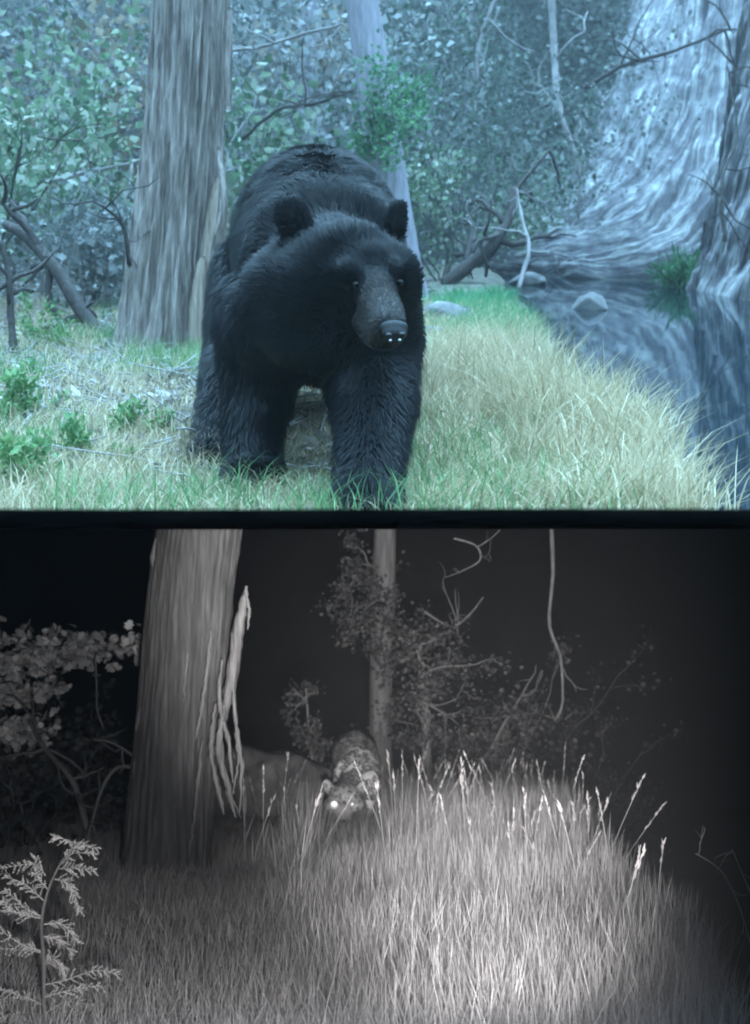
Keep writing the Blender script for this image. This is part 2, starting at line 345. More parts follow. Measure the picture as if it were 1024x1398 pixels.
# ------------------------------------------------------------------ builders
def trunk_mesh(ctrl, radii, mat, name='trunk', parent=None, na=120, nl=150, ridge=.022, twist=.5, freq=7, seed=0.0, flare=0.0, nz_l=.8):
    c = smooth_path(ctrl, nl); rr = np.interp(np.linspace(0, 1, nl), np.linspace(0, 1, len(radii)), radii)
    V = np.zeros((na, nl, 3)); L = np.concatenate([[0], np.cumsum(np.linalg.norm(np.diff(c, axis=0), axis=1))])
    for i in range(na):
        th = 2 * math.pi * i / na
        for j in range(nl):
            a = th + twist * L[j] * .25
            cx, cy = math.cos(a), math.sin(a)
            q = noise.noise((cx * freq, cy * freq, L[j] * nz_l + seed)); q2 = noise.noise((cx * freq * 2.4, cy * freq * 2.4, L[j] * nz_l * 2.3 + seed))
            q3 = noise.noise((cx * 1.3, cy * 1.3, L[j] * .7 + seed + 9))
            k = (1 - abs(q) * 2.4) * ridge + (1 - abs(q2) * 2.2) * ridge * .45 + q3 * ridge * 1.6
            fl = flare * math.exp(-L[j] / .22) * (1 + .55 * noise.noise((cx * 2.2, cy * 2.2, seed)))
            r = rr[j] * (1 + fl) + k - ridge
            V[i, j] = c[j] + np.array([math.cos(th) * r, math.sin(th) * r, 0])
    return np_mesh(name, V.reshape(-1, 3), [grid_faces(na, nl, wrap=True)], mat, parent, smooth=True)

def ribbon(pts, width, mat, name, parent, thick=.006, side=(1, 0, 0), curl=0.0):
    """a thin tapering strip with thickness"""
    pts = np.asarray(pts, float); n_ = len(pts); t = np.linspace(0, 1, n_)
    wd = np.broadcast_to(np.asarray(width, float), (n_,)) if np.ndim(width) else width * np.sin(np.pi * (t * .86 + .1)) ** .6
    s = np.asarray(side, float)
    cs = np.stack([np.cos(curl * t) * s[0], np.sin(curl * t), np.zeros(n_) + s[2]], -1)
    nrm = np.stack([-cs[:, 1], cs[:, 0], np.zeros(n_)], -1)
    ring = []
    for a, bb in ((-.5, 0), (0, 1), (.5, 0), (0, -.35)):
        ring.append(pts + cs * (a * wd)[:, None] + nrm * (bb * thick))
    V = np.stack(ring, 0).reshape(-1, 3)
    e = len(V)
    f = grid_faces(4, n_, wrap=True)
    cap = np.array([[0, n_, 2 * n_, 3 * n_], [4 * n_ - 1, 3 * n_ - 1, 2 * n_ - 1, n_ - 1]])
    return np_mesh(name, V, [f, cap], mat, parent, smooth=False)

def rock(name, center, size, mat, label, seed, cat='rock', sub=4, rough=.28, cuts=True, group=None, squash=1):
    bm = bmesh.new(); bmesh.ops.create_icosphere(bm, subdivisions=sub, radius=1)
    V = np.array([v.co[:] for v in bm.verts]); Fc = np.array([[v.index for v in f.verts] for f in bm.faces]); bm.free()
    out = []
    for p in V:
        q = Vector(p)
        d = 1 + rough * noise.fractal(q * 1.1 + Vector((seed, 0, 0)), 1, 2, 4) + .5 * rough * (1 - 2 * abs(noise.noise(q * 1.7 + Vector((0, seed, 0)))))
        v = np.array(q) * d
        for dd, lim in (((.6, -.5, .6), .55), ((-.7, -.3, .5), .6), ((0, -.9, .3), .6), ((.1, .1, 1), .6), ((-.4, -.8, -.1), .65), ((.9, -.2, .1), .7)):
            if not cuts: break
            dn = np.array(dd) / np.linalg.norm(dd); ex = v @ dn - lim
            if ex > 0: v = v - dn * ex * .8
        out.append(v)
    V = np.array(out) * np.array(size) + np.asarray(center)
    o = np_mesh(name, V, [Fc], mat, smooth=True)
    return tag(o, label, cat, group)

def grow(rng, p, d, length, r, depth, tubes, tips, seg=5, wig=.25, kids=(2, 4), up=.1, shrink=.62):
    pts = [np.array(p, float)]; d = np.array(d, float); d /= np.linalg.norm(d)
    for i in range(seg):
        d = d + rng.normal(0, wig, 3) * np.array([1, .8, 1]) + np.array([0, 0, up]); d /= np.linalg.norm(d)
        pts.append(pts[-1] + d * length / seg)
    pts = np.array(pts); tubes.append((pts, np.linspace(r, r * .45, seg + 1)))
    if depth == 0:
        for q in (0.4, .6, .8, 1.0):
            k = min(int(q * seg), seg); tips.append((pts[k], d.copy()))
        return
    for c in range(rng.integers(*kids)):
        k = rng.integers(1, seg + 1); dd = d + rng.normal(0, .75, 3); dd /= np.linalg.norm(dd)
        grow(rng, pts[k], dd, length * shrink * rng.uniform(.7, 1.15), r * .55, depth - 1, tubes, tips, seg, wig, kids, up, shrink)
    tips.append((pts[-1], d.copy()))

def shrub(name, root, h, seed, leafmat, stemmat, label, n_stems=4, spread=.5, leaf=.06, per=10, scat=.10, depth=2, shape=DIAMOND, width=.5, cat='shrub', group=None, r=.012, up=.12, lean=(0, 0, 0), droop=-.1, bare=False):
    rng = np.random.default_rng(seed)
    e = empty(name, root); tubes, tips = [], []
    for i in range(n_stems):
        d = np.array([rng.normal(0, spread), rng.normal(0, spread * .7), 1.0]) + np.array(lean)
        grow(rng, np.array(root) + rng.normal(0, .03, 3) * [1, 1, 0] - [0, 0, .03], d, h * rng.uniform(.55, .8), r, depth, tubes, tips, up=up)
    mb = MB()
    for pts, rr in tubes: tube(mb, pts, rr, 5)
    mb.build('branches', stemmat, e)
    if not bare:
        T0 = np.array([t[0] for t in tips]); D0 = np.array([t[1] for t in tips])
        b0 = np.repeat(T0, per, 0); b0 = b0 + rng.normal(0, scat, b0.shape)
        a = np.repeat(D0, per, 0) + rng.normal(0, .8, b0.shape) + np.array([0, 0, droop])
        mb = MB(); leaves(mb, b0, a, rng.uniform(.25, 1.4, len(b0)) * leaf, width, shape, rng=rng)
        f = mb.build('foliage', leafmat, e); f['kind'] = 'stuff'
    return tag(e, label, cat, group)

def stick(name, ctrl, r0, r1, mat, label, cat='branch', twigs=0, seed=1, n=20, sides=7, tl=.4, group=None, amp=.0, tr=.35):
    rng = np.random.default_rng(seed)
    e = empty(name, ctrl[0]); c = smooth_path(ctrl, n)
    if amp: c = c + np.cumsum(rng.normal(0, amp, c.shape), 0) * np.linspace(0, 1, n)[:, None] * .3 + rng.normal(0, amp, c.shape) * .3
    mb = MB(); tube(mb, c, np.linspace(r0, r1, n) * (1 + rng.normal(0, .06, n)), sides); mb.build('limb', mat, e, smooth=True)
    for i in range(twigs):
        k = rng.integers(n // 5, n); tubes, tips = [], []
        d = rng.normal(0, 1, 3) * [1, .5, 1]
        grow(rng, c[k], d, tl * rng.uniform(.4, 1.1), max(r1, r0 * tr), 1, tubes, tips, wig=.3, up=.03, kids=(1, 3))
        mb = MB()
        for pts, rr in tubes: tube(mb, pts, rr, 5)
        mb.build('twig', mat, e)
    return tag(e, label, cat, group)

# ------------------------------------------------------------------ daylit bank: trees
def gbase(u, Y, g=GD):
    x = (u - 512) / F * Y; return np.array([x, Y, float(g(x, Y))])
YT = 5.9
e = empty('cypress_tree', gbase(217, YT))
ctrl = [P(212, 520, YT), P(222, 440, YT), P(234, 330, YT), P(247, 190, YT), P(257, 60, YT), P(268, -120, YT), P(276, -300, YT)]
trunk_mesh(ctrl, [.255, .235, .228, .213, .205, .2, .19], M['bark_day'], parent=e, ridge=.027, freq=7.5, seed=1.3, flare=.16, na=220, nl=200, nz_l=1.4)
for k, (pts, wd) in enumerate([
        ([P(278, 515, 5.72), P(281, 440, 5.70), P(290, 350, 5.72), P(297, 285, 5.74), P(300, 240, 5.76)], .13),
        ([P(266, 520, 5.66), P(268, 430, 5.66), P(277, 350, 5.68)], .08)]):
    ribbon(smooth_path(pts, 22) + [0, 0, 0], wd, M['bare_wood'], 'bare_wood', e, thick=.03, side=(1, 0.25, 0))
for k, (pts, wd) in enumerate([
        ([P(296, 390, 5.66), P(300, 320, 5.62), P(305, 260, 5.62), P(298, 200, 5.70)], .05),
        ([P(287, 400, 5.64), P(289, 340, 5.6), P(300, 300, 5.58), P(302, 255, 5.63)], .022),
        ([P(312, 150, 5.74), P(311, 80, 5.72), P(314, 10, 5.74)], .05),
        ([P(207, 130, 5.8), P(206, 70, 5.76), P(212, 0, 5.8)], .03),
        ([P(240, 500, 5.62), P(238, 420, 5.64), P(246, 330, 5.67)], .03)]):
    ribbon(smooth_path(pts, 18), wd, M['bark_day'], 'bark_strip', e, thick=.012, side=(1, 0.2, 0), curl=.5)
tag(e, 'thick leaning cypress trunk with furrowed grey bark left of the bear', 'tree')

def simple_tree(name, u, Y, v1, u1, r0, r1, mat, label, leafmat=None, crowns=(), seed=1, g=GD, limbs=5, leaf=.07, per=14, scat=.16, gz=None, na=40, nl=50, depth=1, ridge=.01, limblen=.8):
    rng = np.random.default_rng(seed); b0 = gbase(u, Y, g); e = empty(name, b0)
    vb = 699 - b0[2] / Y * F
    ctrl = [P(u, vb + 8, Y), P(u + (u1 - u) * .3 + rng.normal(0, 3), vb + (v1 - vb) * .33, Y), P(u + (u1 - u) * .66 + rng.normal(0, 3), vb + (v1 - vb) * .66, Y), P(u1, v1, Y)]
    if gz is not None: ctrl[-1][2] = min(ctrl[-1][2], gz)
    trunk_mesh(ctrl, [r0, r0 * .9, r0 * .5 + r1 * .5, r1], mat, parent=e, na=na, nl=nl, ridge=ridge, seed=seed, flare=.2)
    if crowns:
        tubes, tips = [], []; path = smooth_path(ctrl, 40)
        for (cu, cv, cy, ln) in crowns:
            tgt = P(cu, cv, cy); src = path[np.argmin(np.abs(path[:, 2] - (tgt[2] - rng.uniform(-.1, .25))))]
            for q in range(limbs):
                d = tgt - src + rng.normal(0, .25, 3); L = np.linalg.norm(d)
                grow(rng, src, d, min(L, ln * 1.6) * rng.uniform(.6, 1.1), .014, depth, tubes, tips, up=.02, kids=(2, 4))
        if gz is not None: tubes = [(np.minimum(p_, [99, 99, gz - .01]), r_q) for p_, r_q in tubes]
        mb = MB()
        for pts, rr in tubes: tube(mb, pts, rr, 5)
        mb.build('limbs', mat, e)['kind'] = 'stuff'
        if leafmat:
            T0 = np.array([t[0] for t in tips]); D0 = np.array([t[1] for t in tips])
            bb = np.repeat(T0, per, 0) + rng.normal(0, scat, (len(T0) * per, 3))
            if gz is not None: bb[:, 2] = np.minimum(bb[:, 2], gz - .02)
            mb = MB(); leaves(mb, bb, np.repeat(D0, per, 0) + rng.normal(0, .8, bb.shape), rng.uniform(.5, 1.2, len(bb)) * leaf, .42, rng=rng)
            f = mb.build('crown', leafmat, e); f['kind'] = 'stuff'
    return tag(e, label, 'tree')
simple_tree('pale_tree', 428, 12.0, -60, 424, .10, .085, M['pale_bark'], 'slim pale lavender trunk standing behind the bear', M['leaf_t'], [(370, 90, 11.8, 1.0), (460, 60, 12.2, .8)], seed=5, limbs=3, per=7, leaf=.09)
simple_tree('juniper_tree', 556, 9.0, -90, 480, .17, .12, M['pale_bark'], 'leaning tree with bright green crown rising behind the bear', M['leaf_b'], [(470, 150, 8.6, .4), (520, 155, 8.5, .4), (575, 150, 8.8, .4), (600, 120, 9, .4)], seed=9, limbs=3, per=15, leaf=.045, scat=.06, depth=1)

# shrubs and brush of the daylit bank
day_shrubs = [
    (60, 8.6, 1.9, 21, 'leaf_a', 'twig', 'broad pale green oak scrub left of the cypress trunk', dict(n_stems=7, spread=.55, leaf=.07, per=12, scat=.11, shape=LOBED, width=.4)),
    (150, 10.5, 2.7, 22, 'leaf_t', 'twig', 'tan leaved bush rising behind the cypress trunk', dict(n_stems=6, spread=.32, leaf=.09, per=12, scat=.2)),
    (-40, 7.2, 2.0, 23, 'leaf_a', 'dark_bark', 'deeper green bush at the left edge above the leaning log', dict(n_stems=5, spread=.4, leaf=.06, per=10, scat=.16)),
    (20, 11.5, 3.6, 24, 'leaf_c', 'twig', 'tall silvery bush behind the oak scrub', dict(n_stems=8, spread=.35, leaf=.07, per=22, scat=.24)),
    (345, 9.4, 1.7, 25, 'leaf_a', 'twig', 'twiggy green bush between cypress trunk and bear', dict(n_stems=7, spread=.35, leaf=.075, per=9, scat=.10, shape=LOBED, width=.4)),
    (370, 11.2, 3.0, 26, 'leaf_c', 'twig', 'pale leafless looking thicket above the bear back', dict(n_stems=7, spread=.3, leaf=.08, per=9, scat=.2)),
    (600, 11.0, 1.3, 27, 'leaf_a', 'dark_bark', 'low green bush beside the fallen branch', dict(n_stems=5, spread=.35, leaf=.05, per=9, scat=.10)),
    (640, 13.6, 3.0, 28, 'leaf_d', 'twig', 'dull olive thicket behind the fallen branch', dict(n_stems=8, spread=.35, leaf=.06, per=22, scat=.22)),
    (700, 15.3, 1.7, 29, 'leaf_a', 'twig', 'green bush perched on top of the pale cliff', dict(n_stems=6, spread=.45, leaf=.06, per=20, scat=.2)),
    (240, 12.5, 3.6, 30, 'leaf_c', 'pale_bark', 'grey tall brush far behind the cypress trunk', dict(n_stems=8, spread=.4, leaf=.075, per=20, scat=.25)),
    (120, 7.4, .8, 31, 'leaf_c', 'twig', 'knee high twiggy plant beside the leaning log', dict(n_stems=8, spread=.6, leaf=.05, per=9, scat=.09)),
    (760, 19.5, 3.2, 32, 'leaf_d', 'pale_bark', 'bare twigged bush high on the far hillside', dict(n_stems=8, spread=.45, leaf=.11, per=10, scat=.25)),
]
def gfar(x, y):
    return float(np.maximum(GD(x, y), hillz(np.array([[x]]), np.array([[y]]))[0, 0] if y > 13 else -9))
for (u, Y, h, sd, lm, sm, lab, kw) in day_shrubs:
    x = (u - 512) / F * Y
    shrub('shrub', (x, Y, gfar(x, Y)), h, sd, M[lm], M[sm], lab, group='shrubs on the daylit bank', **kw)
# clumps by the far waterline
shrub('sedge_tuft', CL[18, 3] + np.array([0, -.12, -.05]), .42, 41, M['leaf_b'], M['dark_bark'], 'dark green tuft growing at the cliff foot by the water', n_stems=9, spread=.3, leaf=.13, per=9, scat=.06, depth=1, width=.1, cat='plant', droop=.5)

# brush mass over the hillside
def brush(name, n, xr, yr, seed, leafmat, label, size, zoff, clump=26):
    rng = np.random.default_rng(seed)
    cx = rng.uniform(*xr, n); cy = rng.uniform(*yr, n)
    on = cy - 13.5 - np.sin(cx * .35 + .5) - 6.0 * sstep(.9, 3.0, cx) > .3      # only where the hill has left the water
    cx, cy = cx[on], cy[on]; n = len(cx)
    cz = hillz(cx[:, None], cy[:, None])[:, 0]
    c = np.stack([cx, cy, cz + rng.uniform(0, 1, n) ** 1.5 * zoff], -1)
    b0 = np.repeat(c, clump, 0) + rng.normal(0, .23, (n * clump, 3))
    a = rng.normal(0, 1, b0.shape) + [0, -.2, .1]
    mb = MB(); leaves(mb, b0, a, rng.uniform(.5, 1.3, len(b0)) * size, .5, rng=rng)
    o = mb.build(name, leafmat); return tag(o, label, 'brush', kind='stuff')
brush('hillside_brush', 2600, (-9, 6.5), (14.2, 23), 51, M['leaf_d'], 'dull green brush massed over the far hillside', .095, 1.0, 34)
brush('hillside_brush', 700, (-9, 1.0), (14.2, 22), 52, M['leaf_c'], 'silvery dry brush scattered over the far hillside', .10, 1.3, 36)
brush('hillside_brush', 260, (-9, 4.5), (14.5, 22), 53, M['leaf_b'], 'bright green leafy patches among the far hillside brush', .09, 1.0, 60)
brush('hillside_brush', 1500, (1.0, 8.0), (19, 29), 54, M['leaf_d'], 'hazy dull brush on the slope above the pale rock bank', .13, 1.5, 34)
rng = np.random.default_rng(55); kq = (nQ * (1 - .5 * rng.uniform(0, 1, 420) ** 2.2)).astype(int).clip(0, nQ - 1); kj = rng.integers(0, 195, 420)
c = BK[kq, kj]; b0 = np.repeat(c, 16, 0) + rng.normal(0, .16, (420 * 16, 3)) + [0, -.05, .08]
mb = MB(); leaves(mb, b0, rng.normal(0, 1, b0.shape), rng.uniform(.5, 1.3, len(b0)) * .08, .4, rng=rng)
o = mb.build('bank_brush', M['leaf_c']); tag(o, 'grey scrub creeping down over the pale rock bank', 'brush', kind='stuff')
# twiggy tangle on the hillside: pale stems
rng = np.random.default_rng(61); mb = MB()
for i in range(650):
    x = rng.uniform(-8, 7); y = rng.uniform(14, 21); z = float(hillz(np.array([[x]]), np.array([[y]]))[0, 0])
    if y - 13.5 - math.sin(x * .35 + .5) - 6.0 * float(sstep(.9, 3.0, x)) < .3: continue
    p0 = np.array([x, y, z]); p1 = p0 + rng.normal(0, .5, 3) + [0, -.3, rng.uniform(.4, 2.0)]
    tube(mb, wander(p0, p1, 8, .06, rng), np.linspace(.022, .007, 8), 4)
o = mb.build('hillside_twigs', M['twig']); tag(o, 'tangle of bare pale stems on the far hillside', 'twigs', kind='stuff')

# logs, branches and vines on the daylit bank
stick('fallen_branch', [P(606, 388, 10.6), P(640, 362, 10.6), P(680, 322, 10.7), P(700, 285, 10.8), P(704, 258, 10.9)], .075, .035, M['dark_bark'], 'dark broken branch leaning beside the water behind the bear', twigs=9, seed=3, tl=.9, amp=.01)
stick('broken_stick', [P(708, 395, 10.4), P(722, 340, 10.5), P(712, 300, 10.6), P(703, 255, 10.7)], .022, .012, M['twig'], 'thin pale stick propped against the dark fallen branch', twigs=5, seed=4, tl=.6, amp=.012)
stick('leaning_log', [P(142, 462, 6.3), P(112, 425, 6.35), P(78, 368, 6.4), P(38, 322, 6.5), P(10, 305, 6.6)], .05, .028, M['dark_bark'], 'dark log leaning on the ground left of the cypress trunk', twigs=6, seed=5, tl=.5, amp=.004)
stick('sapling_stem', [P(22, 505, 5.3), P(15, 440, 5.3), P(12, 380, 5.3), P(2, 330, 5.3)], .022, .012, M['dark_bark'], 'thin dark upright stem near the left edge', twigs=4, seed=6, tl=.45, amp=.004)
stick('dead_twig', [P(176, 360, 5.75), P(172, 320, 5.66), P(160, 295, 5.6), P(130, 270, 5.55)], .013, .005, M['dark_bark'], 'small dead twig sticking out of the cypress trunk', twigs=5, seed=7, tl=.35, n=12, amp=.006)
stick('bare_vine', [P(752, -30, 13.6), P(757, 80, 13.6), P(762, 140, 13.5), P(780, 200, 13.4), P(792, 245, 13.4), P(788, 300, 13.5)], .05, .016, M['twig'], 'bare whitish vine stem hanging down the far hillside', twigs=9, seed=8, tl=1.1, amp=.012, tr=.25)
stick('bare_branch', [P(650, 110, 13), P(655, 60, 13), P(668, 20, 13), P(690, -30, 13)], .03, .02, M['twig'], 'forked white dead branch left of the hanging vine', twigs=7, seed=9, tl=1.0, amp=.012)
stick('bare_branch', [P(300, 70, 8.5), P(360, 62, 8.4), P(420, 45, 8.3), P(470, 30, 8.2)], .016, .009, M['twig'], 'long thin pale branch reaching right from the cypress trunk', twigs=7, seed=10, tl=.6, amp=.01)
stick('bare_branch', [P(330, 190, 9.2), P(380, 150, 9.1), P(430, 140, 9.0), P(480, 120, 9.0)], .018, .009, M['dark_bark'], 'crooked dark branch above the bear back', twigs=7, seed=12, tl=.55, amp=.012)
stick('bare_branch', [P(60, 250, 8), P(120, 235, 7.9), P(170, 225, 7.8), P(200, 212, 7.8)], .02, .01, M['twig'], 'pale horizontal branch against the cypress trunk on its left side', twigs=6, seed=13, tl=.6, amp=.008)
stick('bare_branch', [P(800, 120, 13), P(850, 90, 12.8), P(920, 70, 12.6), P(1000, 40, 12.4)], .03, .015, M['dark_bark'], 'dark sweeping branch high above the pale cliff', twigs=8, seed=14, tl=1.0, amp=.015)
stick('bare_branch', [P(990, 330, 10.5), P(985, 250, 10.6), P(1005, 180, 10.8), P(990, 90, 11)], .022, .01, M['dark_bark'], 'thin dark stem climbing the cliff at its steep end', twigs=7, seed=15, tl=.9, amp=.012)

# rocks
def ground_rock(u, Y, sz, mat, lab, seed, up=.3, water=False, **k):
    x = (u - 512) / F * Y; z = (-0.93 + SD * Y) if water else float(GD(x, Y))
    return rock('rock', (x, Y, z + sz[2] * up), sz, mat, lab, seed, **k)
ground_rock(606, 7.4, (.24, .20, .12), M['rock'], 'pale flat grey rock in the grass right of the bear', 2.0)
ground_rock(808, 9.7, (.17, .2, .13), M['rock'], 'grey wedge shaped rock standing in the stream', 5.0, water=True)
ground_rock(725, 12.6, (.22, .2, .1), M['rock'], 'low pale boulder at the head of the stream', 6.0, up=.6, water=True)
ground_rock(262, 4.6, (.05, .05, .035), M['rock'], 'fist sized pale stone in grass by the bear hind paw', 7.0, sub=3)
ground_rock(590, 6.5, (.12, .10, .06), M['rock'], 'small grey stone beside the pale flat rock', 8.0, sub=3)

# ------------------------------------------------------------------ daylit bank: grass
def scatter(n, yr, xfun, g, rng, power=1.0):
    y = yr[0] + (yr[1] - yr[0]) * rng.uniform(0, 1, n) ** power
    lo, hi = xfun(y); x = lo + (hi - lo) * rng.uniform(0, 1, n)
    return np.stack([x, y, g(x, y) - .01], -1)
def tuft(rng, centers, per, spread, g):
    c = np.repeat(centers[:, :2], per, 0) + rng.normal(0, spread, (len(centers) * per, 2))
    return np.stack([c[:, 0], c[:, 1], g(c[:, 0], c[:, 1]) - .01], -1)
rng = np.random.default_rng(71)
edge = lambda y: (.06 * (y - 3) * 0 + .04 * y, shore(y) + .05)
# tall pale grass between bear and stream
cen = scatter(1750, (2.75, 8.2), lambda y: (.03 * y + .02 * np.sin(y * 3), shore(y) + .06), GD, rng, 1.25)
r_ = tuft(rng, cen, 13, .035, GD); N = len(r_)
hh = rng.uniform(.12, .33, N) * (.75 + .5 * np.repeat(rng.uniform(0, 1, len(cen)), 13)) * (1 - .68 * sstep(3.9, 6.2, r_[:, 1])) * (.45 + .55 * sstep(3.0, 4.4, r_[:, 1]) + .35 * sstep(-.5, .0, r_[:, 0] - shore(r_[:, 1])))
ln = rng.normal(0, .085, (N, 2)) + [.015, 0]
mb = MB(); blades(mb, r_, hh, rng.uniform(.004, .0075, N), ln, rng=rng); o = mb.build('tall_grass', M['grass_pale']); tag(o, 'pale tall dry grass between bear and stream', 'grass', kind='stuff')
# short mixed sward, left and front
cen = scatter(3800, (2.7, 8.0), lambda y: (-.40 * y, shore(y) - .05), GD, rng, 1.2)
den = np.where((cen[:, 0] < -.12 * cen[:, 1]) & (cen[:, 1] > 3.9), .38, .9); cen = cen[rng.uniform(0, 1, len(cen)) < den]
r_ = tuft(rng, cen, 12, .045, GD); N = len(r_)
hh = rng.uniform(.05, .15, N) * (.7 + .5 * sstep(.0, -1.2, r_[:, 0]))
mb = MB(); blades(mb, r_, hh, rng.uniform(.003, .006, N), rng.normal(0, .06, (N, 2)), 1.3, rng=rng); o = mb.build('short_grass', M['grass_pale']); tag(o, 'short straw coloured grass around the bear paws', 'grass', kind='stuff')
cen = scatter(1500, (2.7, 7.6), lambda y: (-.40 * y, shore(y) - .02), GD, rng, 1.1)
keep = np.array([noise.noise((c[0] * 1.6, c[1] * 1.3, 4)) > .1 for c in cen]); cen = cen[keep]
r_ = tuft(rng, cen, 14, .06, GD); N = len(r_)
mb = MB(); blades(mb, r_, rng.uniform(.06, .2, N), rng.uniform(.003, .006, N), rng.normal(0, .06, (N, 2)), 1.1, rng=rng); o = mb.build('green_grass', M['grass_green']); tag(o, 'patches of fresh green grass on the daylit bank', 'grass', kind='stuff')
# reeds at the waterline
cen = scatter(330, (4.3, 9.4), lambda y: (shore(y) - .22, shore(y) - .2), GD, rng, .8); cen[:, 0] += np.clip(rng.normal(0, .2, len(cen)), -.7, .22)
r_ = tuft(rng, cen, 16, .05, GD); N = len(r_)
mb = MB(); blades(mb, r_, rng.uniform(.07, .19, N), rng.uniform(.005, .009, N), rng.normal(0, .07, (N, 2)), .9, rng=rng); o = mb.build('reeds', M['reed']); tag(o, 'vivid green reeds along the stream edge', 'reeds', kind='stuff')
cen = scatter(80, (3.1, 5.6), lambda y: (shore(y) - .42, shore(y) + .05), GD, rng, 1.0)
r_ = tuft(rng, cen, 34, .03, GD); N = len(r_); bias = np.repeat(rng.normal(0, .10, (len(cen), 2)), 34, 0)
mb = MB(); blades(mb, r_, rng.uniform(.16, .40, N), rng.uniform(.0035, .006, N), bias + rng.normal(0, .13, (N, 2)), 1.5, seg=5, rng=rng); o = mb.build('drooping_grass', M['grass_pale']); tag(o, 'long drooping straw tufts along the stream edge', 'grass', kind='stuff')
for k, (u, Y, h, lab) in enumerate([(60, 5.6, .30, 'low ferny weed by the thin dark upright stem'), (95, 3.35, .16, 'small green weed in the grass before the leaning log'), (30, 4.0, .22, 'leafy green weed at the left edge of the grass'), (190, 3.7, .13, 'tiny green weed among the fallen twigs'), (20, 3.1, .17, 'broad green weed in the nearest left corner of grass')]):
    shrub('weed', gbase(u, Y), h, 300 + k, M['grass_green'], M['grass_green'], lab, n_stems=9, spread=.5, leaf=.028, per=7, scat=.015, depth=1, width=.25, cat='weed', group='weeds on the daylit bank', r=.002)
# litter of twigs and leaves
rr = scatter(26000, (3.4, 12), lambda y: (-.42 * y, np.minimum(shore(y) - .1, .5 + 0 * y)), GD, rng); rr[:, 2] += .018
mb = MB(); leaves(mb, rr, rng.normal(0, 1, rr.shape) * [1, 1, .25], rng.uniform(.02, .09, len(rr)), .22, rng=rng)
o = mb.build('leaf_litter', M['litter']); tag(o, 'dry leaf litter covering the daylit ground', 'litter', kind='stuff')
mb = MB()
for i in range(480):
    p = scatter(1, (3.2, 8), lambda y: (-.40 * y, -.02 * y), GD, rng)[0]; a = rng.uniform(0, 6.3); L = rng.uniform(.08, .4)
    q = p + [math.cos(a) * L, math.sin(a) * L, 0]; q[2] = GD(q[0], q[1]) + rng.uniform(.01, .12); p[2] += .02
    tube(mb, wander(p, q, 5, .008, rng), np.linspace(.004, .002, 5), 4)
o = mb.build('ground_twigs', M['twig']); tag(o, 'scattered pale fallen twigs around the cypress base', 'twigs', kind='stuff')

# ------------------------------------------------------------------ animals
def blob_body(name, balls, voxel, smooth_it, mat, parent):
    """balls: (centre, (rx,ry,rz)) ; united into ONE continuous skin"""
    bm = bmesh.new()
    from mathutils import Matrix
    for c, r in balls:
        r = (r, r, r) if np.isscalar(r) else r
        bmesh.ops.create_icosphere(bm, subdivisions=3, radius=1, matrix=Matrix.Translation(Vector([float(q) for q in c])) @ Matrix.Diagonal((*[float(q) for q in r], 1)))
    me = bpy.data.meshes.new(name); bm.to_mesh(me); bm.free()
    t = bpy.data.objects.new(name, me); col.objects.link(t)
    md = t.modifiers.new('r', 'REMESH'); md.mode = 'VOXEL'; md.voxel_size = voxel
    sm = t.modifiers.new('s', 'SMOOTH'); sm.factor = .5; sm.iterations = smooth_it
    dg = bpy.context.evaluated_depsgraph_get(); me2 = bpy.data.meshes.new_from_object(t.evaluated_get(dg))
    bpy.data.objects.remove(t); bpy.data.meshes.remove(me)
    me2.materials.clear(); me2.materials.append(mat)
    me2.polygons.foreach_set('use_smooth', np.ones(len(me2.polygons), dtype=bool))
    V = np.zeros(len(me2.vertices) * 3, dtype=np.float32); me2.vertices.foreach_get('co', V)
    V = V.reshape(-1, 3) - np.array(parent.location[:], dtype=np.float32); me2.vertices.foreach_set('co', V.ravel()); me2.update()
    o = bpy.data.objects.new(name, me2); return link(o, parent)
def chain(pts, n=8):
    """pts: list of (centre, radius) -> interpolated balls"""
    out = []
    for (a, ra), (b_, rb) in zip(pts[:-1], pts[1:]):
        ra = np.array([ra] * 3 if np.isscalar(ra) else ra); rb = np.array([rb] * 3 if np.isscalar(rb) else rb)
        for t in np.linspace(0, 1, n): out.append((np.asarray(a) * (1 - t) + np.asarray(b_) * t, ra * (1 - t) + rb * t))
    return out

# --- black bear
bx, by = P(440, 600, 3.2)[0], 3.2
bear = empty('black_bear', (bx, by, float(GD(bx, by))))
balls = []
balls += chain([(P(432, 318, 4.15), (.27, .27, .30)), (P(432, 330, 3.75), (.285, .26, .31)), (P(436, 345, 3.40), (.26, .22, .29)), (P(440, 370, 3.20), (.235, .18, .27))])     # barrel to shoulders
balls += chain([(P(420, 400, 4.2), (.25, .22, .25)), (P(430, 430, 3.7), (.22, .22, .2)), (P(440, 430, 3.25), (.22, .17, .2))])     # belly
balls += chain([(P(440, 395, 3.2), .21), (P(452, 390, 3.06), .18), (P(466, 382, 2.97), (.165, .14, .135))])   # neck to skull
balls += [(P(430, 400, 2.95), (.12, .11, .13)), (P(518, 388, 2.94), (.11, .11, .115)), (P(405, 412, 3.06), .155), (P(388, 440, 3.16), .165), (P(534, 425, 3.06), (.075, .09, .12)), (P(478, 352, 2.93), (.115, .10, .085)), (P(500, 368, 2.87), (.085, .06, .06)), (P(482, 372, 2.82), (.036, .032, .02)), (P(544, 370, 2.845), (.028, .03, .02)), (P(440, 440, 3.0), (.17, .13, .13)), (P(505, 440, 3.02), (.13, .12, .13))]
balls += chain([(P(512, 396, 2.83), (.056, .055, .055)), (P(522, 420, 2.76), (.053, .048, .047)), (P(531, 444, 2.69), (.047, .04, .040))], 6)   # muzzle
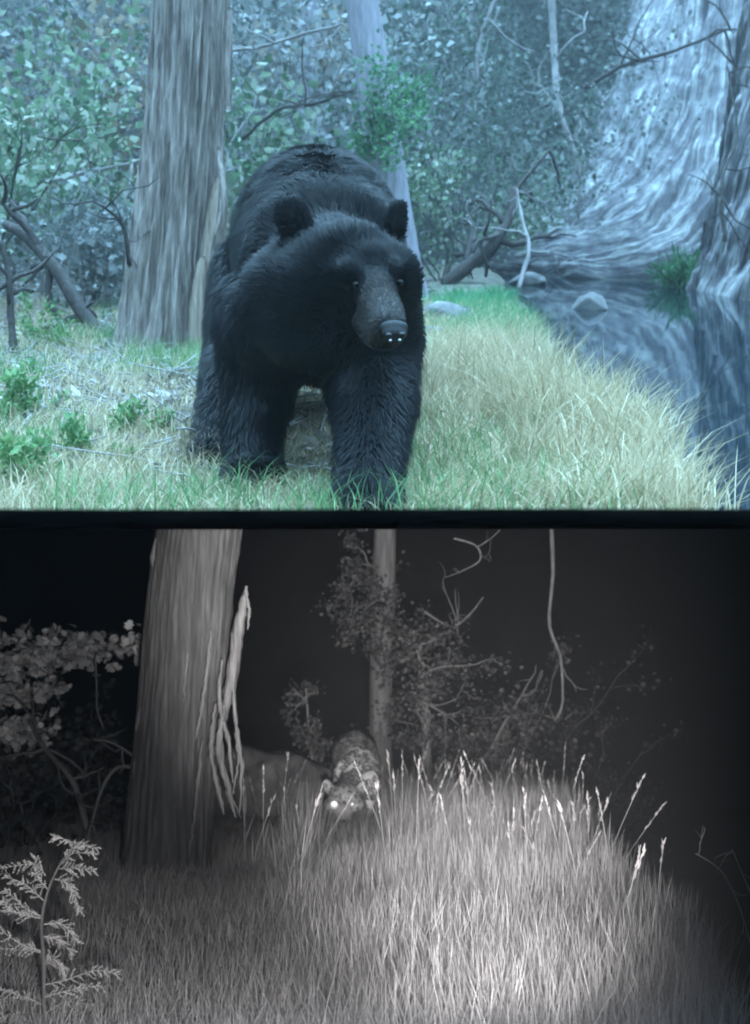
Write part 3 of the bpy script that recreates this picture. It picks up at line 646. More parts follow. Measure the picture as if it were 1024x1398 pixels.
balls += chain([(P(512, 440, 2.80), (.060, .06, .045)), (P(524, 464, 2.71), (.043, .045, .026))], 5)                                         # lower jaw
# ears
balls += chain([(P(408, 322, 2.95), (.050, .026, .05)), (P(399, 296, 2.93), (.055, .024, .052)), (P(397, 287, 2.93), (.05, .022, .046))], 4) + chain([(P(536, 308, 2.97), (.042, .024, .045)), (P(543, 291, 2.97), (.036, .02, .036)), (P(544, 285, 2.97), (.033, .018, .034))], 4)
# near fore leg (its left)
balls += chain([(P(500, 460, 3.10), (.155, .15, .17)), (P(512, 545, 3.02), (.118, .11, .13)), (P(508, 610, 2.93), (.095, .09, .1)), (P(502, 670, 2.86), (.082, .082, .08)), (P(500, 690, 2.82), (.09, .1, .04))])
# far fore leg (its right)
balls += chain([(P(360, 440, 3.25), (.145, .15, .18)), (P(352, 530, 3.24), (.105, .10, .13)), (P(346, 590, 3.22), (.085, .085, .09)), (P(345, 632, 3.2), (.078, .08, .06)), (P(346, 648, 3.14), (.088, .10, .045))])
# hind legs
balls += chain([(P(350, 400, 4.0), (.17, .22, .24)), (P(322, 500, 3.85), (.11, .15, .16)), (P(305, 570, 3.62), (.085, .1, .1)), (P(295, 618, 3.5), (.072, .08, .06)), (P(292, 628, 3.40), (.078, .12, .045))])
balls += chain([(P(500, 400, 4.1), (.17, .22, .24)), (P(515, 480, 4.2), (.11, .15, .16)), (P(515, 535, 4.3), (.085, .1, .1)), (P(513, 556, 4.25), (.08, .12, .05))])
m, n, l, b = nodes('bear_skin'); M['bear_skin'] = m
b.inputs['Base Color'].default_value = (.004, .004, .005, 1); b.inputs['Roughness'].default_value = .9; b.inputs['Specular IOR Level'].default_value = .1
m, n, l, b = nodes('bear_muzzle_skin'); M['muzzle_skin'] = m
b.inputs['Base Color'].default_value = (.014, .010, .009, 1); b.inputs['Roughness'].default_value = .65
body = blob_body('body', balls, .014, 6, M['bear_skin'], bear)
body.data.materials.append(M['muzzle_skin'])
off = np.array(bear.location[:])
mz = [P(514, 398, 2.80), P(521, 420, 2.73), P(529, 444, 2.66), P(522, 462, 2.70)]
muz_d = lambda p: min(np.linalg.norm(p - q) / s for q, s in zip(mz, (.040, .066, .082, .078)))
for p in body.data.polygons:
    if muz_d(np.array(p.center) + off) < .8: p.material_index = 1
# fur: short strands combed back over the head and down the flanks
rng = np.random.default_rng(81)
me = body.data
V = np.zeros(len(me.vertices) * 3, dtype=np.float32); me.vertices.foreach_get('co', V); V = V.reshape(-1, 3) + off
me.calc_loop_triangles(); tri = np.zeros(len(me.loop_triangles) * 3, dtype=np.int32); me.loop_triangles.foreach_get('vertices', tri); tri = tri.reshape(-1, 3)
Nn = np.zeros(len(me.vertices) * 3, dtype=np.float32); me.vertices.foreach_get('normal', Nn); Nn = Nn.reshape(-1, 3)
A, B_, C_ = V[tri[:, 0]], V[tri[:, 1]], V[tri[:, 2]]
area = np.linalg.norm(np.cross(B_ - A, C_ - A), axis=1)
NS = 230000
cen_ = (A + B_ + C_) / 3
wt = area * np.where(np.min(np.stack([np.linalg.norm(cen_ - q, axis=1) for q in mz]), 0) < .13, 5, 1) * np.where(cen_[:, 1] > 3.9, .5, 1)
pick = rng.choice(len(tri), NS, p=wt / wt.sum()); u1 = rng.uniform(0, 1, (NS, 1)); u2 = rng.uniform(0, 1, (NS, 1))
fl_ = (u1 + u2) > 1; u1[fl_] = 1 - u1[fl_]; u2[fl_] = 1 - u2[fl_]
p0 = A[pick] + u1 * (B_[pick] - A[pick]) + u2 * (C_[pick] - A[pick])
nn = Nn[tri[pick, 0]]
headc = P(470, 360, 2.95); nosep = P(535, 452, 2.62)
dh = np.linalg.norm(p0 - headc, axis=1); dn_ = np.linalg.norm(p0 - nosep, axis=1)
back = p0 - nosep; back /= np.linalg.norm(back, axis=1)[:, None]
wh = sstep(.42, .18, dh)[:, None]
flow = wh * back + (1 - wh) * np.array([0, .35, -1.0])
clump = np.array([noise.noise_vector(Vector(q) * 15) for q in p0])
flow = flow + clump * .5 + rng.normal(0, .12, flow.shape)
flow -= nn * np.sum(flow * nn, 1)[:, None]; flow /= np.linalg.norm(flow, axis=1)[:, None] + 1e-6
dirv = flow * .86 + nn * (.30 + .15 * rng.uniform(0, 1, (NS, 1))); dirv /= np.linalg.norm(dirv, axis=1)[:, None]
eard = np.minimum(np.linalg.norm(p0 - P(399, 292, 2.93), axis=1), np.linalg.norm(p0 - P(546, 282, 2.95), axis=1))
Ln = (.016 + .026 * sstep(.15, .5, dn_)) * rng.uniform(.45, 1.45, NS) * (.3 + .7 * sstep(.06, .11, eard))
md_ = np.min(np.stack([np.linalg.norm(p0 - q, axis=1) / s for q, s in zip(mz, (.040, .066, .082, .078))]), 0)
def on_skin(VV, u, v, rad=5.0, out=.004):
    pu = 512 + VV[:, 0] / VV[:, 1] * F; pv = 699 - VV[:, 2] / VV[:, 1] * F
    k = np.where(np.hypot(pu - u, pv - v) < rad)[0]; Y = VV[k, 1].min() - out
    return P(u, v, Y)
eyes = [on_skin(V, 486, 389, 5, .001), on_skin(V, 546, 386, 5, .001)]
ed = np.minimum(np.linalg.norm(p0 - eyes[0], axis=1), np.linalg.norm(p0 - eyes[1], axis=1))
isM = md_ < .93 + rng.normal(0, .3, NS)
Ln = np.where(isM, .012 * rng.uniform(.5, 1.2, NS), Ln * (.35 + .65 * sstep(1.0, 2.2, md_))); Ln = np.where(ed < .035, .005, Ln)
side = np.cross(dirv, nn); side /= np.linalg.norm(side, axis=1)[:, None] + 1e-6
wd = np.where(isM, .0010, .0017)[:, None]
def strands(msk, name, mat):
    k = np.where(msk)[0]; a = p0[k] - nn[k] * .002
    mid = a + dirv[k] * Ln[k, None] * .55 + nn[k] * Ln[k, None] * .06
    V_ = np.stack([a - side[k] * wd[k], a + side[k] * wd[k], mid - side[k] * wd[k] * .8, mid + side[k] * wd[k] * .8, a + dirv[k] * Ln[k, None] - nn[k] * Ln[k, None] * .05], 1).reshape(-1, 3)
    o5 = np.arange(len(k))[:, None] * 5
    o = np_mesh(name, V_, [np.array([[0, 1, 3, 2]]) + o5, np.array([[2, 3, 4]]) + o5], mat, bear); o['kind'] = 'stuff'
m = leaf_mat('bear_fur', [(0, (.0022, .0022, .003)), (.6, (.005, .005, .0065)), (1, (.012, .012, .015))], 0, .55, .22); M['bear_fur'] = m
m = leaf_mat('muzzle_fur', [(0, (.006, .005, .005)), (.5, (.014, .010, .008)), (1, (.055, .037, .028))], 0, .6, .18); M['muzzle_fur'] = m
okz = p0[:, 2] > -.012
strands(~isM & okz & (ed > .014), 'fur', M['bear_fur']); strands(isM & (dn_ > .03), 'muzzle_fur', M['muzzle_fur'])
# nose, nostrils, eyes
m, n, l, b = nodes('bear_nose'); M['nose'] = m; b.inputs['Base Color'].default_value = (.013, .012, .014, 1); b.inputs['Specular IOR Level'].default_value = .3; b.inputs['Roughness'].default_value = .45
nz = n.new('ShaderNodeTexNoise'); nz.inputs['Scale'].default_value = 220; bp = n.new('ShaderNodeBump'); bp.inputs['Strength'].default_value = .5; bp.inputs['Distance'].default_value = .003
l.new(nz.outputs[0], bp.inputs['Height']); l.new(bp.outputs[0], b.inputs['Normal'])
m, n, l, b = nodes('eye_dark'); M['eye'] = m; b.inputs['Base Color'].default_value = (.004, .003, .002, 1); b.inputs['Specular IOR Level'].default_value = .2; b.inputs['Roughness'].default_value = .35
m, n, l, b = nodes('nostril'); M['black'] = m; b.inputs['Base Color'].default_value = (.003, .003, .003, 1)
m, n, l, b = nodes('glint_white'); M['glint'] = m; b.inputs['Base Color'].default_value = (.8, .8, .78, 1); b.inputs['Roughness'].default_value = .25
nose_b = [(P(538, 447, 2.645), (.035, .024, .018)), (P(539, 455, 2.638), (.031, .022, .019)), (P(540, 463, 2.64), (.018, .018, .016))]
nose = blob_body('nose', nose_b, .004, 3, M['nose'], bear)
def small(name, c, r, mat, parent):
    bm = bmesh.new(); bmesh.ops.create_icosphere(bm, subdivisions=3, radius=1)
    V = np.array([v.co[:] for v in bm.verts]) * r + c; Fc = np.array([[v.index for v in f.verts] for f in bm.faces]); bm.free()
    o = np_mesh(name, V, [Fc], mat, parent, smooth=True); return o
for u, v in ((531, 458), (549, 457)):
    small('nostril', P(u, v, 2.617) - off, np.array([.009, .008, .007]), M['black'], nose)
for u, v in ((533, 464.5), (546, 464)):
    small('painted_glint', P(u, v, 2.612) - off, np.array([.0034, .002, .0024]), M['glint'], nose)  # highlights on the nose modelled as small white blobs
mth = smooth_path([on_skin(V, u, v, 4, .0015) for u, v in ((541, 474), (528, 477), (512, 476), (499, 468), (492, 459))], 20)
mb = MB(); tube(mb, mth, np.linspace(.0025, .004, 20), 6); mb.build('mouth', M['black'], bear, smooth=True)
for q in eyes: small('eye', q, np.array([.0095, .008, .0085]), M['eye'], bear)
tag(bear, 'big black bear with brown muzzle walking out of the grass', 'bear')

# ------------------------------------------------------------------ night glade
CZ = -.05
e = empty('cypress_tree', gbase(226, 5.8, GN))
ctrl = [P(224, 1225, 5.8), P(228, 1180, 5.8), P(238, 1060, 5.8), P(251, 920, 5.8), P(263, 800, 5.8), P(272, 735, 5.8), P(276, 709.5, 5.8)]
trunk_mesh(ctrl, [.245, .232, .225, .222, .22, .218, .216], M['n_bark'], parent=e, ridge=.013, freq=8, seed=4.4, flare=.12, na=180, nl=150, nz_l=1.1)
strips = [
    ([P(300, 1000, 5.62), P(316, 930, 5.58), P(326, 860, 5.58), P(337, 800, 5.62)], .075, .3),
    ([P(334, 806, 5.6), P(340, 830, 5.58), P(338, 860, 5.57)], .018, .2),
    ([P(316, 920, 5.6), P(322, 985, 5.55), P(331, 1050, 5.54), P(327, 1110, 5.55)], .026, .6),
    ([P(306, 960, 5.58), P(300, 1020, 5.53), P(312, 1075, 5.52), P(322, 1116, 5.52)], .05, .9),
    ([P(295, 960, 5.6), P(288, 1020, 5.54), P(299, 1080, 5.53), P(306, 1112, 5.53)], .036, .5),
    ([P(303, 900, 5.62), P(300, 960, 5.57), P(312, 1010, 5.55), P(318, 1070, 5.55)], .03, .4),
    ([P(320, 1000, 5.58), P(326, 1040, 5.55), P(318, 1085, 5.53), P(330, 1118, 5.53)], .012, .4),
    ([P(215, 800, 5.72), P(209, 760, 5.7), P(217, 725, 5.74)], .03, .3),
    ([P(203, 940, 5.72), P(192, 970, 5.7), P(186, 1000, 5.7)], .03, .5),
    ([P(190, 1010, 5.72), P(184, 1050, 5.68), P(186, 1085, 5.68)], .028, .3),
    ([P(288, 860, 5.6), P(281, 930, 5.585), P(268, 1010, 5.58)], .03, .1),
    ([P(262, 830, 5.6), P(256, 900, 5.58), P(250, 960, 5.58)], .022, .1),
    ([P(276, 1010, 5.58), P(268, 1090, 5.56), P(258, 1170, 5.56)], .03, .1)]
for pts, wd, cu in strips:
    q = smooth_path(pts, 26); q[1:-1] += R.normal(0, .002, (24, 3))
    ribbon(q, wd * .9 * np.sin(np.pi * (np.linspace(0, 1, 26) * .9 + .07)) ** .7 * (1 + R.normal(0, .14, 26)), M['n_wood'], 'bark_strip', e, thick=.004, side=(1, 0.3, 0), curl=cu)
tag(e, 'flash lit grey trunk with long peeling bark strips in the night glade', 'tree')

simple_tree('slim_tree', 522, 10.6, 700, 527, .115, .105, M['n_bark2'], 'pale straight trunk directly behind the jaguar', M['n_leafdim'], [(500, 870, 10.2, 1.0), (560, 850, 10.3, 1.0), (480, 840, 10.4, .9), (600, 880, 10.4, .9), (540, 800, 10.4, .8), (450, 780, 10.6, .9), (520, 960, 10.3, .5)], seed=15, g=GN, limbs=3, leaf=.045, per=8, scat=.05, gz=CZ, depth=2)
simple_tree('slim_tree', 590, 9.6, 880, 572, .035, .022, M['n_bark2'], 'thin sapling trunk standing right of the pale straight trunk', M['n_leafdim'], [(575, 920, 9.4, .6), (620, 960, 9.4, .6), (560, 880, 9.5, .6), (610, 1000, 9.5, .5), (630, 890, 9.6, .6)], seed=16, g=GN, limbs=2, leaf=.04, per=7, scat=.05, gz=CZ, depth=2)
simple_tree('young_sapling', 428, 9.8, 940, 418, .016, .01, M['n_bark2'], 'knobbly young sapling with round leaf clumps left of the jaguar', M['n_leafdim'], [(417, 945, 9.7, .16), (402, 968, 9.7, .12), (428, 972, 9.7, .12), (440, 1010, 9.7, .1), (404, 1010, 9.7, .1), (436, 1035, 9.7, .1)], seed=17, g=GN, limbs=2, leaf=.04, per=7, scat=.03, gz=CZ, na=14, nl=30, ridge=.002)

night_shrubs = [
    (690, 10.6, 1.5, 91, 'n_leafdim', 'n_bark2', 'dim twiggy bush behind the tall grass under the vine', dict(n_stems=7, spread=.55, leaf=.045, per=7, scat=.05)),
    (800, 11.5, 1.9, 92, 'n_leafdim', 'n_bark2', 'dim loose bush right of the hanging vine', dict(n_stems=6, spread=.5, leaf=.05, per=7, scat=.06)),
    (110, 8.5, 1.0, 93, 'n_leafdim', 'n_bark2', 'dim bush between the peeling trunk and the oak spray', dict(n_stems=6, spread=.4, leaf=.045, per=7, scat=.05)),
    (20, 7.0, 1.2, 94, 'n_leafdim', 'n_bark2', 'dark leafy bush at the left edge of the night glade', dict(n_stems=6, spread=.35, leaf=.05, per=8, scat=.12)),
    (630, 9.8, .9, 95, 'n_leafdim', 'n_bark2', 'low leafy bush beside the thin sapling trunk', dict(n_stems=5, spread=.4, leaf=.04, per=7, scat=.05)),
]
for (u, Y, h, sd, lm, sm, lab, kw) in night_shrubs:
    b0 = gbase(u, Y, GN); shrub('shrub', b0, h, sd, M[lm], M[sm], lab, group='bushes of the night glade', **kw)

# oak sprays reaching in from the left of the trunk: bough with lobed leaves
def oak_spray(ctrl_list, label, seed, Y, sp=.11, dens=15, lf=.11):
    rng = np.random.default_rng(seed); e = empty('oak_bough', P(*ctrl_list[0][0], Y))
    mbL = MB()
    for k, ctrl in enumerate(ctrl_list):
        c = smooth_path([P(u, v, Y + rng.uniform(-.15, .15)) for u, v in ctrl], 26)
        mb = MB(); tube(mb, c, np.linspace(.016, .004, 26), 5); mb.build('limb', M['n_bark2'], e)
        for i in range(len(c)):
            nl_ = rng.integers(dens // 2, dens)
            b0 = c[i] + rng.normal(0, sp, (nl_, 3)) * [1, 1, .8]
            leaves(mbL, b0, rng.normal(0, 1, (nl_, 3)) + [.2, 0, .1], rng.uniform(.6, 1.15, nl_) * lf, .42, LOBED, rng=rng, facing=(0, -.6, .3))
    f = mbL.build('leaves', M['n_leaf'], e); f['kind'] = 'stuff'
    return tag(e, label, 'branch')
oak_spray([[(-60, 860), (40, 880), (120, 885), (200, 880)], [(-60, 920), (0, 915), (60, 900), (110, 890)]], 'leafy oak bough reaching toward the flash lit trunk', 101, 6.4, .06, 20, .058)
oak_spray([[(-60, 960), (0, 950), (40, 950), (75, 945)], [(-60, 1010), (0, 1000), (30, 1000), (55, 995)]], 'leafy oak bough hanging below the longer one', 102, 6.4, .05, 12, .058)
def nstick(*a, **k): return stick(*a, **k)
stick('curved_branch', [P(184, 1048, 5.8), P(160, 1048, 5.75), P(140, 1075, 5.7), P(125, 1125, 5.7)], .012, .007, M['n_bark2'], 'arched dead branch curving down from the flash lit trunk', seed=31, twigs=2, tl=.2)
stick('curved_branch', [P(186, 1035, 5.8), P(168, 1022, 5.75), P(148, 1012, 5.7), P(128, 1010, 5.7)], .010, .005, M['n_bark2'], 'short dead twig stub above the arched branch', seed=32, twigs=3, tl=.2)
stick('curved_branch', [P(118, 1130, 6.0), P(108, 1090, 6.0), P(95, 1060, 6.0), P(60, 1020, 6.1), P(40, 985, 6.1)], .02, .01, M['n_bark2'], 'crooked low limb with knobs under the oak boughs', seed=33, twigs=6, tl=.3)
stick('hanging_strip', [P(130, 895, 6.1), P(132, 940, 6.1), P(133, 970, 6.1), P(142, 995, 6.1)], .005, .004, M['n_wood'], 'thin pale strip dangling from the oak bough', seed=34, twigs=1, tl=.15, cat='vine')
M['n_vine'] = noise_mat('night_vine', [(.3, (.07, .07, .07)), (.7, (.16, .16, .16))], nscale=8, bump=.5)
stick('hanging_vine', [P(752, 705, 9.5), P(755, 780, 9.5), P(750, 850, 9.5), P(765, 900, 9.4), P(768, 960, 9.4), P(758, 985, 9.4)], .019, .009, M['n_vine'], 'hooked vine dangling over the dark side of the glade', seed=35, twigs=3, tl=.5, amp=.006, cat='vine', tr=.2)
stick('curved_branch', [P(640, 1055, 10.2), P(665, 1030, 10.2), P(690, 985, 10.1), P(712, 950, 10.1)], .02, .012, M['n_bark2'], 'slanting dead limb rising from the grass below the vine', seed=36, twigs=5, tl=.5)
stick('curved_branch', [P(580, 835, 9.8), P(615, 855, 9.7), P(640, 840, 9.7), P(660, 815, 9.7)], .014, .007, M['n_bark2'], 'forked bare twig above the thin sapling trunk', seed=37, twigs=4, tl=.4)
stick('curved_branch', [P(620, 735, 9.0), P(650, 745, 9.0), P(655, 765, 9.0), P(630, 780, 9.0)], .010, .006, M['n_bark2'], 'looping bare twig high under the ledge', seed=38, twigs=3, tl=.4)
for k, (a, b0, c0, d0, lab) in enumerate([((1035, 1330), (1010, 1240), (985, 1190), (950, 1165), 'long arching dry stem at the dark right edge'), ((1050, 1290), (1025, 1220), (1012, 1190), (1000, 1160), 'upright dry stem at the dark right edge')]):
    Yq = 4.3
    stick('dry_stem', [P(*q, Yq) for q in (a, b0, c0, d0)], .004, .002, M['n_seed'], lab, seed=50 + k, twigs=3, tl=.15, cat='stem')
rock('mound_rock', gbase(358, 9.2, GN) + np.array([0, 0, .2]), (.62, .5, .42), M['n_rock'], 'dark rounded boulder between the peeling trunk and jaguar', 12.0, cuts=False, rough=.22)

# night grass
rng = np.random.default_rng(111)
def nheight(x, y):
    h = .15 + .33 * sstep(-1.1, .45, x - .02 * y) * (.25 + .75 * sstep(2.6, 6.4, y))
    h = h * (1 - .3 * sstep(.4, .15, np.abs(x - (478 - 512) / F * y)) * sstep(4.8, 6.0, y))
    return h
cen = scatter(8600, (2.45, 9.6), lambda y: (-.40 * y, shoreN(y) + .12), GN, rng, 1.15)
r_ = tuft(rng, cen, 14, .045, GN); N = len(r_)
hh = nheight(r_[:, 0], r_[:, 1]) * rng.uniform(.5, 1.3, N)
mb = MB(); blades(mb, r_, hh, rng.uniform(.002, .004, N), rng.normal(0, .045, (N, 2)), .6, rng=rng)
cen = scatter(2600, (3.1, 9.2), lambda y: (-.06 * y - .1, shoreN(y) + .1), GN, rng, .9)
cen = cen[~((np.abs(cen[:, 0] - (478 - 512) / F * cen[:, 1]) < .035 * cen[:, 1]) & (cen[:, 1] < 8.6))]
r_ = tuft(rng, cen, 5, .04, GN); N = len(r_)
blades(mb, r_, rng.uniform(.2, .60, N) * (.5 + .5 * sstep(3.2, 6.2, r_[:, 1])), rng.uniform(.0018, .0032, N), rng.normal(0, .07, (N, 2)), .5, rng=rng)
o = mb.build('night_grass', M['n_grass']); tag(o, 'dense flash lit dry grass filling the night glade', 'grass', kind='stuff')
# tall seed stalks, each its own
rng = np.random.default_rng(121)
def stalk(x, y, h, seed):
    rg = np.random.default_rng(seed); z = float(GN(x, y)); e = empty('seed_stalk', (x, y, z))
    d = rg.normal(0, .15, 2); p0 = np.array([x, y, z - .01]); p1 = p0 + [d[0] * h * 1.3, d[1] * h, h]
    c = smooth_path([p0, (p0 + p1) / 2 - [d[0] * .12, 0, 0], p1], 9)
    mb = MB(); tube(mb, c, np.linspace(.002, .0012, 9), 4); mb.build('stem', M['n_grass'], e)
    k = rg.integers(10, 18); t = rg.uniform(.74, 1, k)[:, None]; b0 = c[-3] * (1 - (t - .74) / .26) + c[-1] * ((t - .74) / .26)
    mb = MB(); leaves(mb, b0, rg.normal(0, .16, (k, 3)) + [d[0] * 2, 0, 1.0], rg.uniform(.018, .04, k), .13, NEEDLE, rng=rg); mb.build('seed_head', M['n_seed'], e)
    mb = MB(); b2 = c[[1, 3]]; leaves(mb, b2, rg.normal(0, .25, (2, 3)) + [0, 0, 1.2], rg.uniform(.14, .24, 2) * h / .6, .013, NEEDLE, rng=rg); mb.build('blade_leaves', M['n_grass'], e)
    return e
spots = []
for i in range(135):
    y = rng.uniform(4.6, 8.8); lo, hi = (-.10 * y - .15, shoreN(y) + .08)
    x = lo + (hi - lo) * rng.uniform(0, 1) ** .7
    if abs(x - (478 - 512) / F * y) < .032 * y and y < 8.5: continue
    spots.append((x, y, rng.uniform(.42, .72)))
for i in range(16):
    y = rng.uniform(3.4, 5.2); spots.append((shoreN(y) - rng.uniform(-.05, .35), y, rng.uniform(.4, .62)))
for i, (x, y, h) in enumerate(spots):
    lab = 'tall seed stalk on the dark water side of the night grass' if x > shoreN(y) - .25 else 'tall pale seed stalk in the bright middle of the night grass' if x > -.15 else 'tall seed stalk between the peeling trunk and the jaguar'
    tag(stalk(x, y, h, 1000 + i), lab, 'grass stalk', 'tall seed stalks of the night glade')

# juniper seedling, lower left
Yj = 2.75
b0 = gbase(58, Yj, GN); e = empty('juniper_seedling', b0); rng = np.random.default_rng(131)
top = P(98, 1160, Yj); c = smooth_path([b0 - [0, 0, .01], P(60, 1330, Yj), P(57, 1260, Yj), P(66, 1215, Yj), P(82, 1180, Yj), top], 40)
mb = MB(); tube(mb, c, np.linspace(.0055, .002, 40), 6); mb.build('stem', M['n_wood'], e)
def spray(c):
    mbL = MB(); tube(mbL, c, np.linspace(.0022, .001, len(c)), 4)
    T = np.gradient(c, axis=0); T /= np.linalg.norm(T, axis=1)[:, None]
    for i in range(2, len(c)):
        for s_ in (-1, 1):
            if rng.uniform() < .25: continue
            d = T[i] + s_ * np.array([-T[i][2], rng.normal(0, .4), T[i][0]]) * .8 + rng.normal(0, .15, 3)
            d /= np.linalg.norm(d); L = rng.uniform(.014, .03) * (1.15 - i / len(c) * .6)
            q = np.stack([c[i] + d * L * t for t in np.linspace(0, 1, 4)]); q[:, 2] -= np.linspace(0, 1, 4) ** 2 * .004
            tube(mbL, q, np.linspace(.0019, .0012, 4), 4)
            leaves(mbL, np.repeat(q[1:], 3, 0), d + rng.normal(0, .5, (9, 3)), rng.uniform(.005, .009, 9), .22, NEEDLE, rng=rng)
    mbL.build('spray', M['n_juniper'], e)
sprays = [((98, 1160), (110, 1156), (130, 1158)), ((96, 1165), (98, 1150), (76, 1143)), ((84, 1180), (100, 1165), (126, 1166)), ((80, 1186), (100, 1186), (126, 1187)), ((74, 1200), (95, 1208), (108, 1240)), ((62, 1195), (45, 1180), (5, 1185)),
          ((60, 1230), (35, 1208), (10, 1198)), ((58, 1252), (35, 1240), (8, 1216)), ((57, 1254), (20, 1245), (5, 1230)), ((60, 1262), (85, 1262), (104, 1284)), ((57, 1278), (80, 1284), (98, 1302)), ((55, 1298), (30, 1290), (4, 1272)), ((55, 1300), (25, 1296), (-10, 1296)),
          ((58, 1318), (75, 1310), (88, 1326)), ((58, 1345), (90, 1338), (130, 1325), (160, 1330)), ((58, 1362), (95, 1352), (135, 1345)), ((58, 1372), (30, 1360), (-5, 1350)), ((60, 1385), (90, 1368), (125, 1372)), ((60, 1398), (95, 1385), (135, 1388)), ((58, 1400), (30, 1390), (5, 1388)), ((66, 1215), (50, 1195), (48, 1170))]
for k, sp in enumerate(sprays):
    dy = rng.uniform(-.08, .08)
    spray(smooth_path([P(u, v, Yj + dy * j / (len(sp) - 1)) for j, (u, v) in enumerate(sp)], 14))
tag(e, 'feathery juniper seedling standing in the dark lower left grass', 'seedling')

# --- jaguar
m, n, l, b = nodes('jaguar_coat'); M['jag'] = m
tc = n.new('ShaderNodeTexCoord'); vo = n.new('ShaderNodeTexVoronoi'); vo.inputs['Scale'].default_value = 21; vo.inputs['Randomness'].default_value = .85
nz = n.new('ShaderNodeTexNoise'); nz.inputs['Scale'].default_value = 14; mxv = n.new('ShaderNodeMix'); mxv.data_type = 'VECTOR'; mxv.inputs[0].default_value = .045
l.new(tc.outputs['Object'], nz.inputs[0]); l.new(tc.outputs['Object'], mxv.inputs[4]); l.new(nz.outputs['Color'], mxv.inputs[5]); l.new(mxv.outputs[1], vo.inputs[0])
r = ramp(n, [(0, (.3, .3, .3)), (.3, (.27, .27, .27)), (.36, (.06, .06, .06)), (.5, (.07, .07, .07)), (.58, (.4, .4, .4)), (1, (.44, .44, .44))])
l.new(vo.outputs['Distance'], r.inputs[0]); l.new(r.outputs[0], b.inputs['Base Color']); b.inputs['Roughness'].default_value = .75
m, n, l, b = nodes('jaguar_face'); M['jagface'] = m
tc = n.new('ShaderNodeTexCoord'); vo = n.new('ShaderNodeTexVoronoi'); vo.inputs['Scale'].default_value = 34
r = ramp(n, [(0, (.05, .05, .05)), (.33, (.07, .07, .07)), (.45, (.2, .2, .2)), (1, (.27, .27, .27))]); l.new(tc.outputs['Object'], vo.inputs[0]); l.new(vo.outputs['Distance'], r.inputs[0]); l.new(r.outputs[0], b.inputs['Base Color'])
m, n, l, b = nodes('jaguar_muzzle'); M['jagmuz'] = m; b.inputs['Base Color'].default_value = (.2, .197, .197, 1); b.inputs['Roughness'].default_value = .8
m, n, l, b = nodes('tapetum_eye'); M['shine'] = m; b.inputs['Base Color'].default_value = (1, 1, .98, 1); b.inputs['Metallic'].default_value = 1; b.inputs['Roughness'].default_value = .6
jx, jy = P(485, 1140, 8.4)[0], 8.4
jag = empty('jaguar', (jx, jy, float(GN(jx, jy))))
J = []
J += chain([(P(484, 1033, 9.35), (.2, .18, .215)), (P(486, 1036, 9.0), (.195, .18, .205)), (P(489, 1052, 8.6), (.18, .16, .19)), (P(489, 1068, 8.4), (.18, .14, .17))])   # barrel
J += [(P(486, 1030, 9.2), (.14, .2, .2)), (P(505, 1068, 8.45), (.08, .12, .15)), (P(468, 1062, 8.45), (.08, .12, .15))]
J += chain([(P(486, 1072, 8.35), .135), (P(478, 1082, 8.15), .125), (P(471, 1090, 7.95), (.125, .11, .11))])    # neck to skull
J += [(P(455, 1099, 7.9), (.07, .075, .065)), (P(485, 1098, 7.9), (.07, .075, .065))]
J += chain([(P(469, 1106, 7.84), (.075, .06, .058)), (P(469, 1118, 7.80), (.056, .05, .046))], 5)       # muzzle
J += [(P(464, 1120, 7.78), (.034, .03, .028)), (P(474, 1120, 7.78), (.034, .03, .028)), (P(469, 1128, 7.80), (.038, .036, .024))]
J += chain([(P(452, 1080, 7.97), (.042, .022, .036)), (P(446, 1071, 7.96), (.042, .017, .040))], 5) + chain([(P(490, 1080, 7.99), (.042, .022, .036)), (P(496, 1072, 7.98), (.040, .016, .038))], 5)
gz = lambda u, Y: 699 - float(GN((u - 512) / F * Y, Y)) / Y * F
for u, Y in ((468, 8.38), (506, 8.25)):
    vb = gz(u, Y); J += chain([(P(u, 1072, Y), (.085, .09, .12)), (P(u, (1072 + vb) / 2 + 4, Y - .02), (.06, .06, .08)), (P(u, vb - 14, Y - .03), (.05, .05, .05)), (P(u, vb - 6, Y - .08), (.058, .08, .035))])
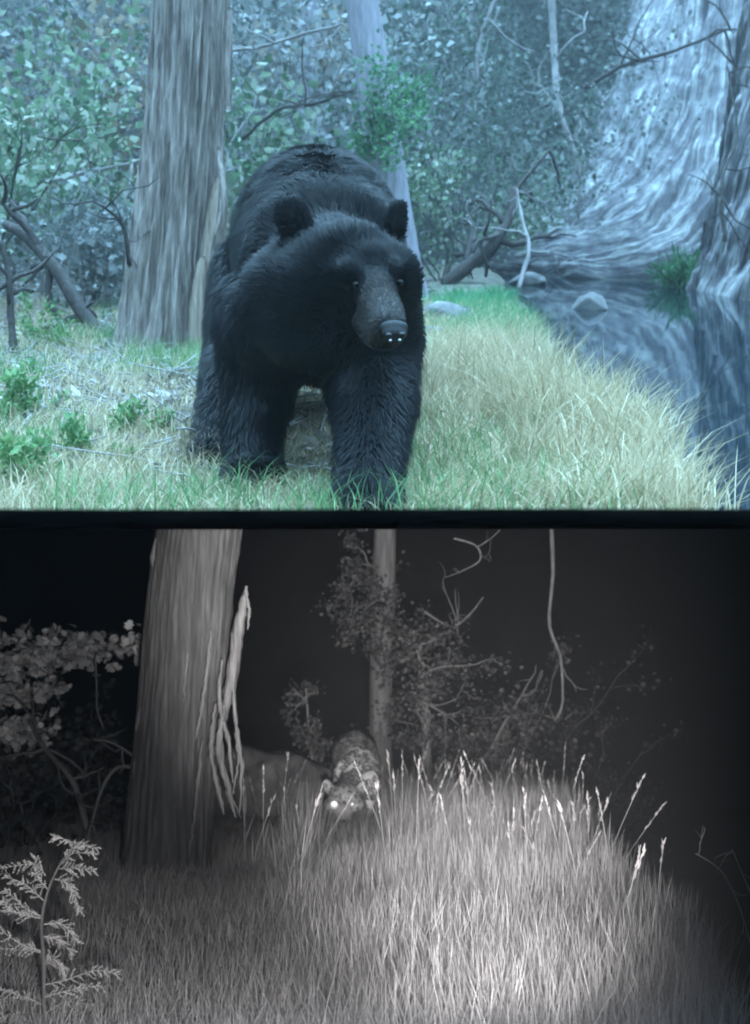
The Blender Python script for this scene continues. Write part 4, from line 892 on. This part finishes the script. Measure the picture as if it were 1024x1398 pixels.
for u, Y in ((466, 9.3), (502, 9.45)):
    vb = gz(u, Y); J += chain([(P(u, 1050, Y), (.09, .13, .15)), (P(u, (1060 + vb) / 2, Y + .06), (.06, .07, .08)), (P(u, vb - 12, Y + .04), (.045, .05, .05)), (P(u, vb - 6, Y - .03), (.055, .08, .035))])
J += chain([(P(486, 1045, 9.5), .045), (P(494, 1080, 9.7), .032), (P(498, 1110, 9.85), .03), (P(500, 1120, 10.05), .028)], 8)   # tail
jb = blob_body('body', J, .0125, 4, M['jag'], jag); jb.data.materials.append(M['jagface']); jb.data.materials.append(M['jagmuz'])
jo = np.array(jag.location[:])
hc = P(471, 1090, 7.95); mc = P(468, 1119, 7.78)
for p in jb.data.polygons:
    c = np.array(p.center) + jo
    if np.linalg.norm(c - mc) < .095: p.material_index = 2
    elif np.linalg.norm(c - hc) < .19 and c[1] < 8.05: p.material_index = 1
JV = np.array([v.co[:] for v in jb.data.vertices]) + jo
small('nose', on_skin(JV, 468, 1121, 3.0, .002), np.array([.022, .010, .012]), M['nose'], jag)
for u, v, rr_ in ((456, 1099, .034), (481, 1098, .017)):
    small('eye', on_skin(JV, u, v, 3.0, .008), np.array([rr_, .014, rr_]), M['shine'], jag)
tag(jag, 'spotted jaguar with glowing eyes stalking head low through night grass', 'jaguar')

# ------------------------------------------------------------------ damp evening air
mb = MB()
x0, x1, y0, y1, z0, z1 = -17.5, 17.5, -2.0, 42.0, -9.0, 40.0
mb.add([(x, y, z) for x in (x0, x1) for y in (y0, y1) for z in (z0, z1)], [np.array([[0, 1, 3, 2], [4, 6, 7, 5], [0, 4, 5, 1], [2, 3, 7, 6], [0, 2, 6, 4], [1, 5, 7, 3]])])
m = bpy.data.materials.new('haze_air'); m.use_nodes = True; n = m.node_tree.nodes; n.remove(n['Principled BSDF'])
pv = n.new('ShaderNodeVolumePrincipled'); pv.inputs['Color'].default_value = (.95, .97, 1, 1); pv.inputs['Density'].default_value = .013; pv.inputs['Anisotropy'].default_value = .8
m.node_tree.links.new(pv.outputs[0], n['Material Output'].inputs['Volume'])
o = mb.build('haze', m); tag(o, 'thin damp evening haze filling the whole valley air', 'haze', kind='stuff')
